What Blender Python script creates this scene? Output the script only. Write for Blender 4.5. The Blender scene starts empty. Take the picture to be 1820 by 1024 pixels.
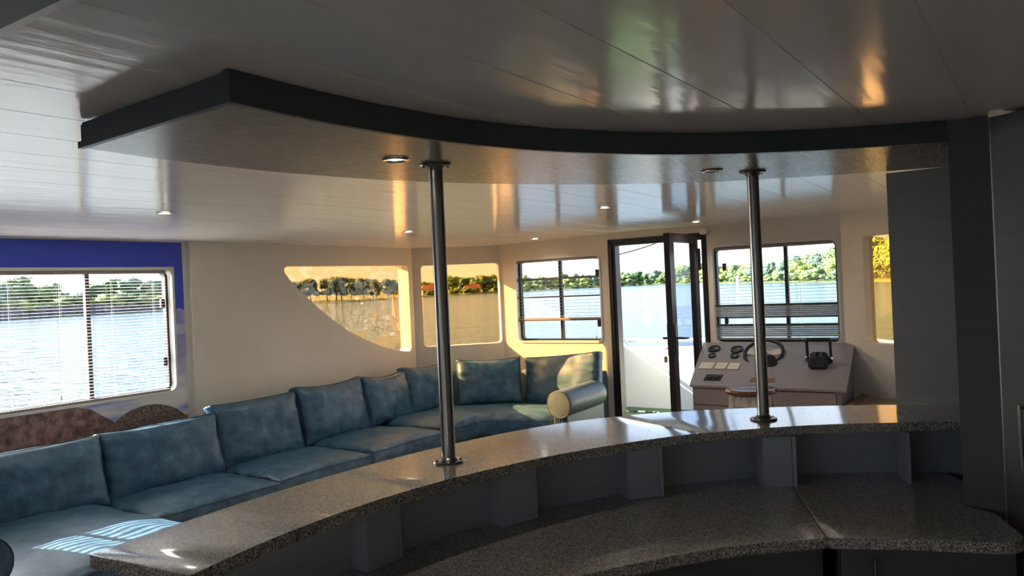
import bpy, bmesh, math, random
from mathutils import Vector, Matrix, noise
from mathutils.geometry import tessellate_polygon
SC = bpy.context.scene
COL = SC.collection
PI = math.pi
random.seed(7)

# ------------------------------------------------------------------ camera
EYE = 1.6
YAW = math.radians(34.0)            # looking 34 degrees to port of the boat's bow
ROLL = math.atan(.045)
cf = Vector((-math.sin(YAW), math.cos(YAW), 0))
ch = Vector((math.cos(YAW), math.sin(YAW), 0))
cR = math.cos(ROLL)*ch - math.sin(ROLL)*Vector((0, 0, 1))
cU = math.sin(ROLL)*ch + math.cos(ROLL)*Vector((0, 0, 1))
cam = bpy.data.cameras.new('camera')
camo = bpy.data.objects.new('camera', cam)
COL.objects.link(camo)
camo.matrix_world = Matrix.Translation((0, 0, EYE)) @ Matrix((
    (cR.x, cU.x, -cf.x), (cR.y, cU.y, -cf.y), (cR.z, cU.z, -cf.z))).to_4x4()
cam.sensor_width = 36
cam.lens = 1400/1820*36
cam.clip_start = .02
cam.clip_end = 6000
SC.camera = camo

# ------------------------------------------------------------------ light
SC.view_settings.view_transform = 'Standard'
SC.view_settings.look = 'None'
SC.view_settings.gamma = 1
SC.view_settings.exposure = 1.25
SC.view_settings.use_curve_mapping = False
SUN_DIR = Vector((1, .28, -.47)).normalized()     # low evening sun from port, slightly aft
sl = bpy.data.lights.new('sun', 'SUN')
sl.energy = 27.0
sl.angle = math.radians(.3)
sl.color = (1, .91, .78)
so = bpy.data.objects.new('sun', sl)
COL.objects.link(so)
so.rotation_euler = SUN_DIR.to_track_quat('-Z', 'Y').to_euler()
so.location = (-20, -6, 12)

world = bpy.data.worlds.new('world')
SC.world = world
world.use_nodes = True
wn, wl = world.node_tree.nodes, world.node_tree.links
wn.clear()


def N(tree, t, **kw):
    n = tree.nodes.new(t)
    for k, v in kw.items():
        if k in n.inputs.keys() if hasattr(n.inputs, 'keys') else False:
            n.inputs[k].default_value = v
        else:
            setattr(n, k, v)
    return n


def ramp(tree, stops, interp='LINEAR'):
    r = tree.nodes.new('ShaderNodeValToRGB')
    r.color_ramp.interpolation = interp
    el = r.color_ramp.elements
    while len(el) > 1:
        el.remove(el[0])
    el[0].position, el[0].color = stops[0][0], (*stops[0][1], 1)
    for p, c in stops[1:]:
        e = el.new(p)
        e.color = (*c, 1)
    return r


tr = world.node_tree
tc = tr.nodes.new('ShaderNodeTexCoord')
sp = tr.nodes.new('ShaderNodeSeparateXYZ')
wl.new(tc.outputs['Generated'], sp.inputs[0])
skyr = ramp(tr, [(0, (.80, .86, .88)), (.05, (.66, .79, .93)), (.14, (.46, .67, .95)), (.45, (.34, .56, 1.0)), (1, (.22, .42, .95))])
wl.new(sp.outputs['Z'], skyr.inputs[0])
mp = tr.nodes.new('ShaderNodeMapping')
mp.inputs['Scale'].default_value = (1.2, 1.2, 5.0)
wl.new(tc.outputs['Generated'], mp.inputs[0])
cn = tr.nodes.new('ShaderNodeTexNoise')
cn.inputs['Scale'].default_value = 2.6
cn.inputs['Detail'].default_value = 7
cn.inputs['Roughness'].default_value = .55
wl.new(mp.outputs[0], cn.inputs[0])
cr = ramp(tr, [(.46, (0, 0, 0)), (.62, (1, 1, 1))])
wl.new(cn.outputs['Fac'], cr.inputs[0])
mx = tr.nodes.new('ShaderNodeMixRGB')
mx.inputs['Color2'].default_value = (1.05, 1.0, .97, 1)
wl.new(cr.outputs[0], mx.inputs['Fac'])
wl.new(skyr.outputs[0], mx.inputs['Color1'])
# evening glow of the sky round the sun
nv = tr.nodes.new('ShaderNodeVectorMath'); nv.operation = 'DOT_PRODUCT'
wl.new(tc.outputs['Generated'], nv.inputs[0])
nv.inputs[1].default_value = -SUN_DIR
gl = ramp(tr, [(.78, (0, 0, 0)), (.86, (1.4, 1.4, 1.4)), (1, (9, 8.6, 8.0))])
wl.new(nv.outputs['Value'], gl.inputs[0])
ad = tr.nodes.new('ShaderNodeMixRGB'); ad.blend_type = 'ADD'; ad.inputs['Fac'].default_value = 1
wl.new(mx.outputs[0], ad.inputs['Color1'])
wl.new(gl.outputs[0], ad.inputs['Color2'])
bg = tr.nodes.new('ShaderNodeBackground')
bg.inputs['Strength'].default_value = 1.08
wl.new(ad.outputs[0], bg.inputs['Color'])
wo = tr.nodes.new('ShaderNodeOutputWorld')
wl.new(bg.outputs[0], wo.inputs[0])


# ------------------------------------------------------------------ materials
def lin(h):
    h = h.lstrip('#')
    o = []
    for i in (0, 2, 4):
        c = int(h[i:i+2], 16)/255
        o.append(c/12.92 if c <= .04045 else ((c+.055)/1.055)**2.4)
    return tuple(o)


def mat(name, col=(.5, .5, .5), rough=.5, metal=0, spec=.5, coat=0, coat_rough=.05):
    m = bpy.data.materials.new(name)
    m.use_nodes = True
    b = m.node_tree.nodes['Principled BSDF']
    b.inputs['Base Color'].default_value = (*col, 1)
    b.inputs['Roughness'].default_value = rough
    b.inputs['Metallic'].default_value = metal
    b.inputs['Specular IOR Level'].default_value = spec
    b.inputs['Coat Weight'].default_value = coat
    b.inputs['Coat Roughness'].default_value = coat_rough
    return m


def bsdf(m):
    return m.node_tree.nodes['Principled BSDF']


def tex(m, kind='noise', scale=5, detail=4, rough=.5, stretch=(1, 1, 1), rot=(0, 0, 0), coord='Object'):
    t = m.node_tree
    c = t.nodes.new('ShaderNodeTexCoord')
    mp = t.nodes.new('ShaderNodeMapping')
    mp.inputs['Scale'].default_value = stretch
    mp.inputs['Rotation'].default_value = rot
    t.links.new(c.outputs[coord], mp.inputs[0])
    if kind == 'noise':
        n = t.nodes.new('ShaderNodeTexNoise')
        n.inputs['Scale'].default_value = scale
        n.inputs['Detail'].default_value = detail
        n.inputs['Roughness'].default_value = rough
        t.links.new(mp.outputs[0], n.inputs[0])
        return n.outputs['Fac']
    n = t.nodes.new('ShaderNodeTexVoronoi')
    n.inputs['Scale'].default_value = scale
    t.links.new(mp.outputs[0], n.inputs[0])
    return n.outputs['Color'] if kind == 'cells' else n.outputs['Distance']


def colramp(m, src, stops, interp='LINEAR', to='Base Color'):
    r = ramp(m.node_tree, stops, interp)
    m.node_tree.links.new(src, r.inputs[0])
    if to:
        m.node_tree.links.new(r.outputs[0], bsdf(m).inputs[to])
    return r.outputs[0]


def bump(m, src, strength=.2, dist=.01):
    b = m.node_tree.nodes.new('ShaderNodeBump')
    b.inputs['Strength'].default_value = strength
    b.inputs['Distance'].default_value = dist
    m.node_tree.links.new(src, b.inputs['Height'])
    m.node_tree.links.new(b.outputs[0], bsdf(m).inputs['Normal'])
    return b


M = {}
# painted cabin wall
w = M['wall'] = mat('cream_painted_panel', (.70, .64, .54), .42)
colramp(w, tex(w, scale=2.2, detail=3), [(.35, (.665, .62, .54)), (.65, (.71, .67, .59))])
bump(w, tex(w, scale=90, detail=2), .04, .002)
c = M['ceiling'] = mat('gloss_pvc_ceiling', (.78, .76, .76), .14, spec=.6)
bump(c, tex(c, scale=3.0, detail=4, stretch=(5, .9, 1)), .13, .012)
colramp(c, tex(c, scale=2, detail=2, stretch=(6, .6, 1)), [(.3, (.76, .745, .75)), (.7, (.82, .80, .80))])
f = M['floor'] = mat('grey_vinyl_floor', (.22, .19, .16), .4)
colramp(f, tex(f, scale=6, detail=5, stretch=(6, 1, 1)), [(.3, (.15, .12, .10)), (.7, (.26, .22, .18))])
# laminates
for nm, a, b_, st, ro in (('laminate_dark', '#434346', '#4c4c4f', (.6, .6, 26), .5), ('laminate_mid', '#868c98', '#9298a4', (.6, .6, 26), .34), ('laminate_grey', '#6c6a68', '#787674', (.6, .6, 26), .34),
                          ('laminate_flat', '#6b6763', '#8b857f', (14, 2.0, 1), .25), ('console', '#8e888c', '#9a969c', (2, 26, 2), .30),
                          ('console_front', '#8a8080', '#938a8b', (2, 2, 30), .4), ('fascia', '#363d43', '#424a50', (.6, .6, 30), .4)):
    m = M[nm] = mat(nm, lin(a), ro)
    s = tex(m, scale=7, detail=6, rough=.65, stretch=st)
    colramp(m, s, [(.3, lin(a)), (.7, lin(b_))])
    bump(m, s, .08, .001)
M['edge'] = mat('light_laminate_edging', lin('#8e949e'), .35)
M['silver_edge'] = mat('silver_edging', lin('#a8a8a8'), .3, metal=.8)
# granite
g = M['granite'] = mat('speckled_granite', (.3, .3, .3), .35, spec=.6, coat=1.0, coat_rough=.10)
bsdf(g).inputs['Coat IOR'].default_value = 1.95
cells = tex(g, 'cells', 330)
sep = g.node_tree.nodes.new('ShaderNodeSeparateColor')
g.node_tree.links.new(cells, sep.inputs[0])
colramp(g, sep.outputs[0], [(0, lin('#202122')), (.18, lin('#585653')), (.40, lin('#8c8781')), (.75, lin('#aaa49d')), (.92, lin('#cec9c3'))], 'CONSTANT')
# leather
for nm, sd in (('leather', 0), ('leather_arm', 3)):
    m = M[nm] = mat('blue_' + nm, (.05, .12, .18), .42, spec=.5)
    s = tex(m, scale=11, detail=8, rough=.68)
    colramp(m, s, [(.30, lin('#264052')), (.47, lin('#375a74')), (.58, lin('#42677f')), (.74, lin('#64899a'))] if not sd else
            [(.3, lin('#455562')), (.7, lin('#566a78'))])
    bump(m, tex(m, scale=260, detail=3), .12, .002)
M['piping'] = mat('dark_seam_piping', lin('#152430'), .6)
M['leather_warm_lit'] = mat('warm_lit_leather_disc', lin('#6a6a66'), .5)  # unused disc leather, warm sunlight put into its neutral grey
M['steel'] = mat('brushed_steel', (.24, .23, .22), .27, metal=1)
bump(M['steel'], tex(M['steel'], scale=30, detail=3, stretch=(1, 1, .05)), .05, .001)
M['frame_dark'] = mat('dark_bronze_aluminium', lin('#2a2426'), .35, metal=.3)
M['frame_white'] = mat('white_window_trim', lin('#d8d6d0'), .35)
M['white'] = mat('white_gelcoat', lin('#cccac4'), .3)
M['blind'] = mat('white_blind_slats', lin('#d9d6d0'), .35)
M['blind_shade'] = mat('shaded_white_slats', lin('#8f8f92'), .4)  # white slats of the front blinds, with shade put into the grey
M['blind_dark'] = mat('dark_blind_rail', lin('#4c4644'), .45)
M['blind_rail'] = mat('grey_blind_rail', lin('#8f8780'), .4)
M['cord'] = mat('blind_cord', lin('#d8d8d4'), .6)
M['black'] = mat('black_plastic', (.012, .012, .014), .35)
M['black_soft'] = mat('black_rubber', (.009, .009, .01), .5)
M['dial'] = mat('gauge_glass', (.05, .055, .06), .08)
M['plate'] = mat('cream_switch_plate', lin('#d6d0c2'), .4)
M['chrome'] = mat('chrome', (.7, .7, .7), .12, metal=1)
M['spoke'] = mat('grey_wheel_spokes', lin('#c4c0b8'), .35, metal=.2)
M['brass'] = mat('brass', (.75, .52, .16), .3, metal=1)
sw = M['stool_wood'] = mat('worn_brown_wood', lin('#5a2c1c'), .22, coat=.4)
colramp(sw, tex(sw, scale=8, detail=6, stretch=(1, 7, 1)), [(.3, lin('#3a1a10')), (.6, lin('#6b3622')), (.8, lin('#8a5638'))])
ww = M['whitewash'] = mat('whitewashed_wood', lin('#b9b0a2'), .7)
colramp(ww, tex(ww, scale=22, detail=6, rough=.7, stretch=(1, 1, .3)), [(.35, lin('#5b4a3c')), (.5, lin('#b7aea0')), (.7, lin('#cfc8bc'))])
M['brown'] = mat('brown_bench_edging', lin('#7a5a40'), .5)
M['bench_top'] = mat('taupe_bench_top', lin('#8a7a66'), .6)
t_ = M['turf'] = mat('green_artificial_turf', lin('#3f6426'), .9)
colramp(t_, tex(t_, scale=60, detail=5), [(.3, lin('#223e17')), (.7, lin('#456428'))])
M['rope'] = mat('white_rope', lin('#d8d6cc'), .8)
M['rope_dark'] = mat('black_rope', lin('#2a2a2e'), .8)


def emit(name, col, s):
    m = bpy.data.materials.new(name)
    m.use_nodes = True
    t = m.node_tree
    t.nodes.clear()
    e = t.nodes.new('ShaderNodeEmission')
    e.inputs[0].default_value = (*col, 1)
    e.inputs[1].default_value = s
    o = t.nodes.new('ShaderNodeOutputMaterial')
    t.links.new(e.outputs[0], o.inputs[0])
    return m


M['lamp'] = emit('lit_lamp_lens', (1, .93, .8), 9)


def glass(name, tint, gloss=1.0, wave=0):
    m = bpy.data.materials.new(name)
    m.use_nodes = True
    t = m.node_tree
    t.nodes.clear()
    a = t.nodes.new('ShaderNodeBsdfTransparent')
    a.inputs[0].default_value = (*tint, 1)
    g = t.nodes.new('ShaderNodeBsdfGlossy')
    g.inputs['Roughness'].default_value = .02
    fr = t.nodes.new('ShaderNodeFresnel')
    ge = t.nodes.new('ShaderNodeNewGeometry')       # same index seen from both faces of the thin pane
    ior = t.nodes.new('ShaderNodeMapRange')
    ior.inputs['To Min'].default_value = 1.45
    ior.inputs['To Max'].default_value = 1/1.45
    t.links.new(ge.outputs['Backfacing'], ior.inputs['Value'])
    t.links.new(ior.outputs[0], fr.inputs['IOR'])
    mm = t.nodes.new('ShaderNodeMath'); mm.operation = 'MULTIPLY'; mm.inputs[1].default_value = gloss
    mx = t.nodes.new('ShaderNodeMixShader')
    o = t.nodes.new('ShaderNodeOutputMaterial')
    t.links.new(fr.outputs[0], mm.inputs[0])
    t.links.new(mm.outputs[0], mx.inputs[0])
    t.links.new(a.outputs[0], mx.inputs[1])
    t.links.new(g.outputs[0], mx.inputs[2])
    t.links.new(mx.outputs[0], o.inputs[0])
    if wave:
        c = t.nodes.new('ShaderNodeTexCoord')
        n = t.nodes.new('ShaderNodeTexNoise')
        n.inputs['Scale'].default_value = 4.2
        n.inputs['Detail'].default_value = 1.5
        t.links.new(c.outputs['Object'], n.inputs[0])
        b = t.nodes.new('ShaderNodeBump')
        b.inputs['Strength'].default_value = 1
        b.inputs['Distance'].default_value = wave
        t.links.new(n.outputs['Fac'], b.inputs['Height'])
        t.links.new(b.outputs[0], g.inputs['Normal'])
    return m


M['glass'] = glass('clear_window_glass', (.97, .985, .99), .6)
M['glass_blue'] = glass('blue_tinted_door_glass', (.82, .86, .93), .7)
M['amber'] = glass('amber_film_glass', (.82, .60, .36), .5)
M['amber_wavy'] = glass('wrinkled_amber_film', (.82, .60, .36), 1.7, .028)

wt = M['water'] = mat('lake_water', (.022, .055, .085), .12, spec=.5)
bsdf(wt).inputs['IOR'].default_value = 1.33


def _water():
    t = wt.node_tree
    s1 = tex(wt, scale=.55, detail=4, rough=.6, stretch=(.45, 1.3, 1), rot=(0, 0, math.radians(40)))
    s2 = tex(wt, scale=.06, detail=3, stretch=(.5, 1.4, 1), rot=(0, 0, math.radians(30)))
    a = t.nodes.new('ShaderNodeMath'); a.operation = 'MULTIPLY_ADD'
    a.inputs[1].default_value = .5
    t.links.new(s2, a.inputs[0]); t.links.new(s1, a.inputs[2])
    bump(wt, a.outputs[0], 1.0, .5)


_water()


def leafmat(name, cols):
    m = mat(name, lin(cols[0]), .75, spec=.2)
    colramp(m, tex(m, scale=.55, detail=5, rough=.7), [(.3 + .4*i/(len(cols)-1), lin(c)) for i, c in enumerate(cols)])
    return m


M['leaf_green'] = leafmat('green_foliage', ['#3a4a30', '#566a42', '#788a5a'])
M['leaf_dark'] = leafmat('dark_green_foliage', ['#283a28', '#3e583a', '#55704a'])
M['leaf_olive'] = leafmat('olive_yellow_foliage', ['#48582a', '#6a7a3a', '#8c964c'])
M['leaf_bluish'] = leafmat('blue_green_foliage', ['#364c42', '#4e6858', '#688268'])
M['bark'] = mat('tree_bark', lin('#4a3c30'), .9)
M['reed'] = leafmat('grey_brown_reeds', ['#4a4a55', '#66656c', '#807a72'])
M['grass'] = leafmat('bank_grass', ['#3c4826', '#525c30', '#68703c'])
M['house_wall'] = mat('pale_orange_render', lin('#e0b98a'), .8)
M['house_white'] = mat('white_render', lin('#e4e0d8'), .8)
M['roof'] = mat('orange_tile_roof', lin('#b4643c'), .8)
M['dark_glass'] = mat('dark_house_window', (.03, .035, .04), .2)
# mural print
M['mural_blue'] = mat('mural_deep_blue_sky', lin('#3a4fc0'), .4)
colramp(M['mural_blue'], tex(M['mural_blue'], scale=1.2, detail=2), [(.3, lin('#3244bc')), (.7, lin('#4358c8'))])
m = M['mural_cloud'] = mat('mural_clouds', lin('#bdb8c4'), .45)
colramp(m, tex(m, scale=2.3, detail=4, rough=.45, stretch=(1, .8, 3.2)), [(.40, lin('#9096cc')), (.48, lin('#bcbcd4')), (.55, lin('#dcd4cc')), (.8, lin('#e6e0da'))])
for nm, cc, scl in (('mural_rock', ['#3a2e2c', '#7c5c54', '#a07c72', '#bca094'], 16), ('mural_rock_round', ['#342c2a', '#6e5850', '#8c766c', '#a8948a'], 60), ('mural_rock_tan', ['#8a5a3c', '#a8714c', '#b98560', '#c69a78'], 50)):
    m = M[nm] = mat(nm, lin(cc[1]), .5)
    colramp(m, tex(m, scale=scl, detail=7, rough=.7), [(.34, lin(cc[0])), (.47, lin(cc[1])), (.58, lin(cc[2])), (.72, lin(cc[3]))])


# ------------------------------------------------------------------ mesh helpers
def obj(name, bm, m, parent=None, smooth=False, loc=None, kind=None, recalc=True):
    if recalc:
        bmesh.ops.recalc_face_normals(bm, faces=bm.faces)
    me = bpy.data.meshes.new(name)
    bm.to_mesh(me)
    bm.free()
    for mm in (m if isinstance(m, (list, tuple)) else [m]):
        me.materials.append(M[mm] if isinstance(mm, str) else mm)
    if smooth:
        for p in me.polygons:
            p.use_smooth = not (smooth is True and abs(p.normal.z) > .9999)
        if smooth != 'all':
            try:
                me.set_sharp_from_angle(angle=math.radians(38))
            except Exception:
                pass
    o = bpy.data.objects.new(name, me)
    COL.objects.link(o)
    if parent is not None:
        o.parent = parent
        o.matrix_parent_inverse = parent.matrix_world.inverted()
    if kind:
        o['kind'] = kind
    return o


def tag(o, label, cat, group=None, kind=None):
    o['label'] = label
    o['category'] = cat
    if group:
        o['group'] = group
    if kind:
        o['kind'] = kind
    return o


def thing(name, label, cat, loc=(0, 0, 0), rotz=0, group=None):
    o = bpy.data.objects.new(name, None)
    o.empty_display_size = .1
    COL.objects.link(o)
    o.location = loc
    o.rotation_euler = (0, 0, rotz)
    o.matrix_world = Matrix.Translation(loc) @ Matrix.Rotation(rotz, 4, 'Z')
    return tag(o, label, cat, group)


def struct(o):
    o['kind'] = 'structure'
    return o


def box(bm, c0, c1, mtx=None, mi=0):
    x0, y0, z0 = c0
    x1, y1, z1 = c1
    v = [Vector(p) for p in ((x0, y0, z0), (x1, y0, z0), (x1, y1, z0), (x0, y1, z0), (x0, y0, z1), (x1, y0, z1), (x1, y1, z1), (x0, y1, z1))]
    if mtx is not None:
        v = [mtx @ p for p in v]
    vs = [bm.verts.new(p) for p in v]
    for f in ((0, 3, 2, 1), (4, 5, 6, 7), (0, 1, 5, 4), (1, 2, 6, 5), (2, 3, 7, 6), (3, 0, 4, 7)):
        fc = bm.faces.new([vs[i] for i in f])
        fc.material_index = mi
    return bm


def bx(c0, c1, mtx=None, bev=0):
    bm = bmesh.new()
    box(bm, c0, c1, mtx)
    if bev:
        bmesh.ops.bevel(bm, geom=bm.edges[:], offset=bev, segments=2, profile=.5, affect='EDGES')
    return bm


def loops_prism(loops, fn, t0, t1, bm=None, mi=0):
    """closed slab with holes: loops of (u, v), fn(u, v, t) -> point"""
    bm = bm or bmesh.new()
    A = [[bm.verts.new(fn(u, v, t0)) for u, v in lp] for lp in loops]
    B = [[bm.verts.new(fn(u, v, t1)) for u, v in lp] for lp in loops]
    fa = [x for l in A for x in l]
    fb = [x for l in B for x in l]
    for tri in tessellate_polygon([[Vector((u, v, 0)) for u, v in lp] for lp in loops]):
        for q in (fa, fb):
            try:
                bm.faces.new([q[i] for i in tri]).material_index = mi
            except ValueError:
                pass
    for la, lb in zip(A, B):
        n = len(la)
        for i in range(n):
            j = (i+1) % n
            bm.faces.new((la[i], la[j], lb[j], lb[i])).material_index = mi
    return bm


def prism(pts, z0, z1, bev=0):
    bm = bmesh.new()
    a = [bm.verts.new((x, y, z0)) for x, y in pts]
    b = [bm.verts.new((x, y, z1)) for x, y in pts]
    fa = bm.faces.new(a)
    fb = bm.faces.new(b)
    n = len(pts)
    for i in range(n):
        bm.faces.new((a[i], a[(i+1) % n], b[(i+1) % n], b[i]))
    if bev:
        e = [x for x in fb.edges] + [x for x in fa.edges]
        bmesh.ops.bevel(bm, geom=e, offset=bev, segments=3, profile=.5, affect='EDGES')
    bmesh.ops.recalc_face_normals(bm, faces=bm.faces)
    bmesh.ops.triangulate(bm, faces=[f for f in bm.faces if len(f.verts) > 4])
    return bm


def wallfn(a, b):
    """(u, z, t) on the vertical plane a->b; t grows outwards (to the left of a->b)"""
    a = Vector((*a, 0)); b = Vector((*b, 0))
    U = (b-a).normalized()
    Nn = Vector((-U.y, U.x, 0))
    return lambda u, z, t: a + U*u + Nn*t + Vector((0, 0, z))


def rr(u0, z0, u1, z1, r, n=6):
    o = []
    for cx, cy, a0 in ((u1-r, z1-r, 0), (u0+r, z1-r, 90), (u0+r, z0+r, 180), (u1-r, z0+r, 270)):
        for i in range(n+1):
            t = math.radians(a0+90*i/n)
            o.append((cx+r*math.cos(t), cy+r*math.sin(t)))
    return o


def catmull(p, k=6, closed=False):
    o = []
    n = len(p)
    for i in range(n if closed else n-1):
        q = [p[(i+j-1) % n] if closed else p[min(max(i+j-1, 0), n-1)] for j in range(4)]
        for s in range(k):
            t = s/k
            o.append(tuple(.5*((2*q[1][d]) + (-q[0][d]+q[2][d])*t + (2*q[0][d]-5*q[1][d]+4*q[2][d]-q[3][d])*t*t + (-q[0][d]+3*q[1][d]-3*q[2][d]+q[3][d])*t**3) for d in range(len(p[0]))))
    if not closed:
        o.append(tuple(p[-1]))
    return o


def tube(bm, pts, r, seg=10, closed=False, cap=True):
    pts = [Vector(p) for p in pts]
    n = len(pts)
    rings = []
    up = None
    for i in range(n):
        a = pts[(i-1) % n] if (closed or i > 0) else pts[i]
        b = pts[(i+1) % n] if (closed or i < n-1) else pts[i]
        d = (b-a).normalized()
        if up is None:
            up = Vector((0, 0, 1)) if abs(d.z) < .9 else Vector((1, 0, 0))
        s = d.cross(up).normalized()
        up = s.cross(d).normalized()
        rad = r[i] if isinstance(r, (list, tuple)) else r
        rings.append([bm.verts.new(pts[i]+(s*math.cos(2*PI*k/seg)+up*math.sin(2*PI*k/seg))*rad) for k in range(seg)])
    for i in range(n if closed else n-1):
        A, B = rings[i], rings[(i+1) % n]
        for k in range(seg):
            bm.faces.new((A[k], A[(k+1) % seg], B[(k+1) % seg], B[k]))
    if cap and not closed:
        bm.faces.new(rings[0]); bm.faces.new(rings[-1])
    return bm


def lathe(bm, prof, seg=32, mtx=None):
    rings = []
    for r, z in prof:
        if r < 1e-6:
            p = Vector((0, 0, z))
            rings.append([bm.verts.new(mtx @ p if mtx else p)])
        else:
            ring = []
            for k in range(seg):
                p = Vector((r*math.cos(2*PI*k/seg), r*math.sin(2*PI*k/seg), z))
                ring.append(bm.verts.new(mtx @ p if mtx else p))
            rings.append(ring)
    for A, B in zip(rings, rings[1:]):
        for k in range(seg):
            k2 = (k+1) % seg
            f = [A[k % len(A)], A[k2 % len(A)], B[k2 % len(B)], B[k % len(B)]]
            u = []
            for x in f:
                if x not in u:
                    u.append(x)
            if len(u) > 2:
                bm.faces.new(u)
    return bm


def frame_mtx(loc, X, Y, Z):
    return Matrix(((X.x, Y.x, Z.x, loc[0]), (X.y, Y.y, Z.y, loc[1]), (X.z, Y.z, Z.z, loc[2]), (0, 0, 0, 1)))


# ------------------------------------------------------------------ room shell
XP = -4.8                      # port wall, inner face
YF = 6.05                      # front wall, inner face
TH = .09                       # wall thickness
ZC = 2.056


def ceil_h(x, y):
    a = max(0, min(1, (-2.4-x)/2.4))
    b = max(0, min(1, (y-2.8)/3.25))
    return ZC - .043*a*a*(3-2*a) - .03*b*b*(3-2*b)*(1-.6*a)


struct(obj('floor', bx((-5.0, -2.6, -.06), (.8, 6.2, 0)), 'floor'))


def make_ceiling():
    bm = bmesh.new()
    P = .253
    xs = [-4.95]
    g = -.163 - P*19
    lines = []
    while g < .75:
        if g > -4.9:
            lines.append(g)
        g += P
    prof = [(-4.95, 0)]
    for g in lines:
        prof += [(g-.0018, 0), (g-.0008, .0015), (g+.0008, .0015), (g+.0018, 0)]
        for q in (.33, .66):
            if g+P*q < .72:
                prof.append((g+P*q, 0))
    prof.append((.75, 0))
    ys = [-2.55 + i*.24 for i in range(37)]
    ys[-1] = 6.14
    rows = []
    for y in ys:
        rows.append(([bm.verts.new((x, y, ceil_h(x, y)+d)) for x, d in prof], [bm.verts.new((x, y, 2.14)) for x, d in prof]))
    for (a, at), (b, bt) in zip(rows, rows[1:]):
        for i in range(len(prof)-1):
            bm.faces.new((a[i], a[i+1], b[i+1], b[i]))
            bm.faces.new((at[i], bt[i], bt[i+1], at[i+1]))
        bm.faces.new((a[0], b[0], bt[0], at[0]))
        bm.faces.new((a[-1], at[-1], bt[-1], b[-1]))
    for a, at in (rows[0], rows[-1]):
        for i in range(len(prof)-1):
            bm.faces.new((a[i], at[i], at[i+1], a[i+1]))
    return bm


struct(obj('ceiling', make_ceiling(), 'ceiling', smooth=True))
struct(obj('trim_1', bx((-4.8, .575, 2.046), (.6, .607, 2.054)), 'frame_white'))
struct(obj('shade_strip', bx((-4.8, .33, 2.030), (.6, .57, 2.054)), 'laminate_dark'))  # dark strip added where the plain ceiling only falls into shade

W1 = (1.27, 1.018, 3.08, 1.828)         # mural window y0,z0,y1,z1
fnP = lambda y, z, t: Vector((XP - t, y, z))
fnP2 = lambda y, z, t: Vector((XP + .035 - t, y, z))
hole1 = rr(*W1, .055)
ZT = 2.10
struct(obj('wall_left', loops_prism([[(-2.5, 0), (3.2, 0), (3.2, ZT), (-2.5, ZT)], hole1], fnP, 0, TH), 'wall'))
quarter = [(5.395, 1.10), (5.371, 1.071), (5.294, 1.078), (5.16, 1.103), (5.023, 1.142), (4.827, 1.215), (4.641, 1.300), (4.464, 1.405), (4.298, 1.522), (4.138, 1.648),
           (4.031, 1.746), (3.99, 1.80), (3.992, 1.826), (4.013, 1.84), (4.069, 1.844), (5.36, 1.847), (5.385, 1.837), (5.395, 1.81)]
quarter = [(y, z) for y, z in quarter]
struct(obj('wall_left_forward', loops_prism([[(3.2, 0), (5.45, 0), (5.45, ZT), (3.2, ZT)], quarter], fnP2, 0, TH+.035), 'wall'))
CA, CB = (-4.8, 5.45), (-4.2, YF)
CL = math.dist(CA, CB)
fnC = lambda u, z, t: wallfn(CA, CB)(u, z, t)
hole_c = rr(.105, 1.094, .832, 1.842, .035)
struct(obj('wall_front_left', loops_prism([[(-.03, 0), (CL+.03, 0), (CL+.03, ZT), (-.03, ZT)], hole_c], fnC, 0, TH), 'wall'))
FX0, FX1 = -4.2, -1.2
fnF = lambda x, z, t: Vector((x, YF+t, z))
WFL = (-4.035, 1.105, -3.165, 1.85)
WHM = (-2.165, 1.095, -1.232, 1.85)
DR = (-3.06, .03, -2.203, 1.963)
holes_f = [rr(*WFL, .045), [(DR[0], DR[1]), (DR[0], DR[3]), (DR[2], DR[3]), (DR[2], DR[1])], rr(*WHM, .05)]
struct(obj('wall_front', loops_prism([[(FX0-.02, 0), (FX1+.02, 0), (FX1+.02, ZT), (FX0-.02, ZT)]] + holes_f, fnF, 0, TH), 'wall'))
SA, SB = (-1.2, YF), (.55, 4.83)
SL = math.dist(SA, SB)
fnS = wallfn(SA, SB)
hole_s = rr(.197, 1.105, .92, 1.85, .035)
struct(obj('wall_front_right', loops_prism([[(-.02, 0), (SL, 0), (SL, ZT), (-.02, ZT)], hole_s], fnS, 0, TH), 'wall'))
struct(obj('wall_right', loops_prism([[(-2.5, 0), (4.83, 0), (4.83, ZT), (-2.5, ZT)], rr(3.30, .95, 4.72, 1.86, .05)], lambda y, z, t: Vector((.55+t, y, z)), 0, .09), 'wall'))
fnB = lambda x, z, t: Vector((x, -2.5-t, z))
WB = (-3.3, 1.0, -.5, 1.88)
struct(obj('wall_back', loops_prism([[(-4.8, 0), (.64, 0), (.64, ZT), (-4.8, ZT)], rr(*WB, .05)], fnB, 0, .09), 'wall'))


# ------------------------------------------------------------------ windows
def ring(fn, outer, inner, t0, t1):
    return loops_prism([outer, inner], fn, t0, t1)


def inset(r, d, rad):
    return rr(r[0]+d, r[1]+d, r[2]-d, r[3]-d, max(.005, rad-d))


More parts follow.
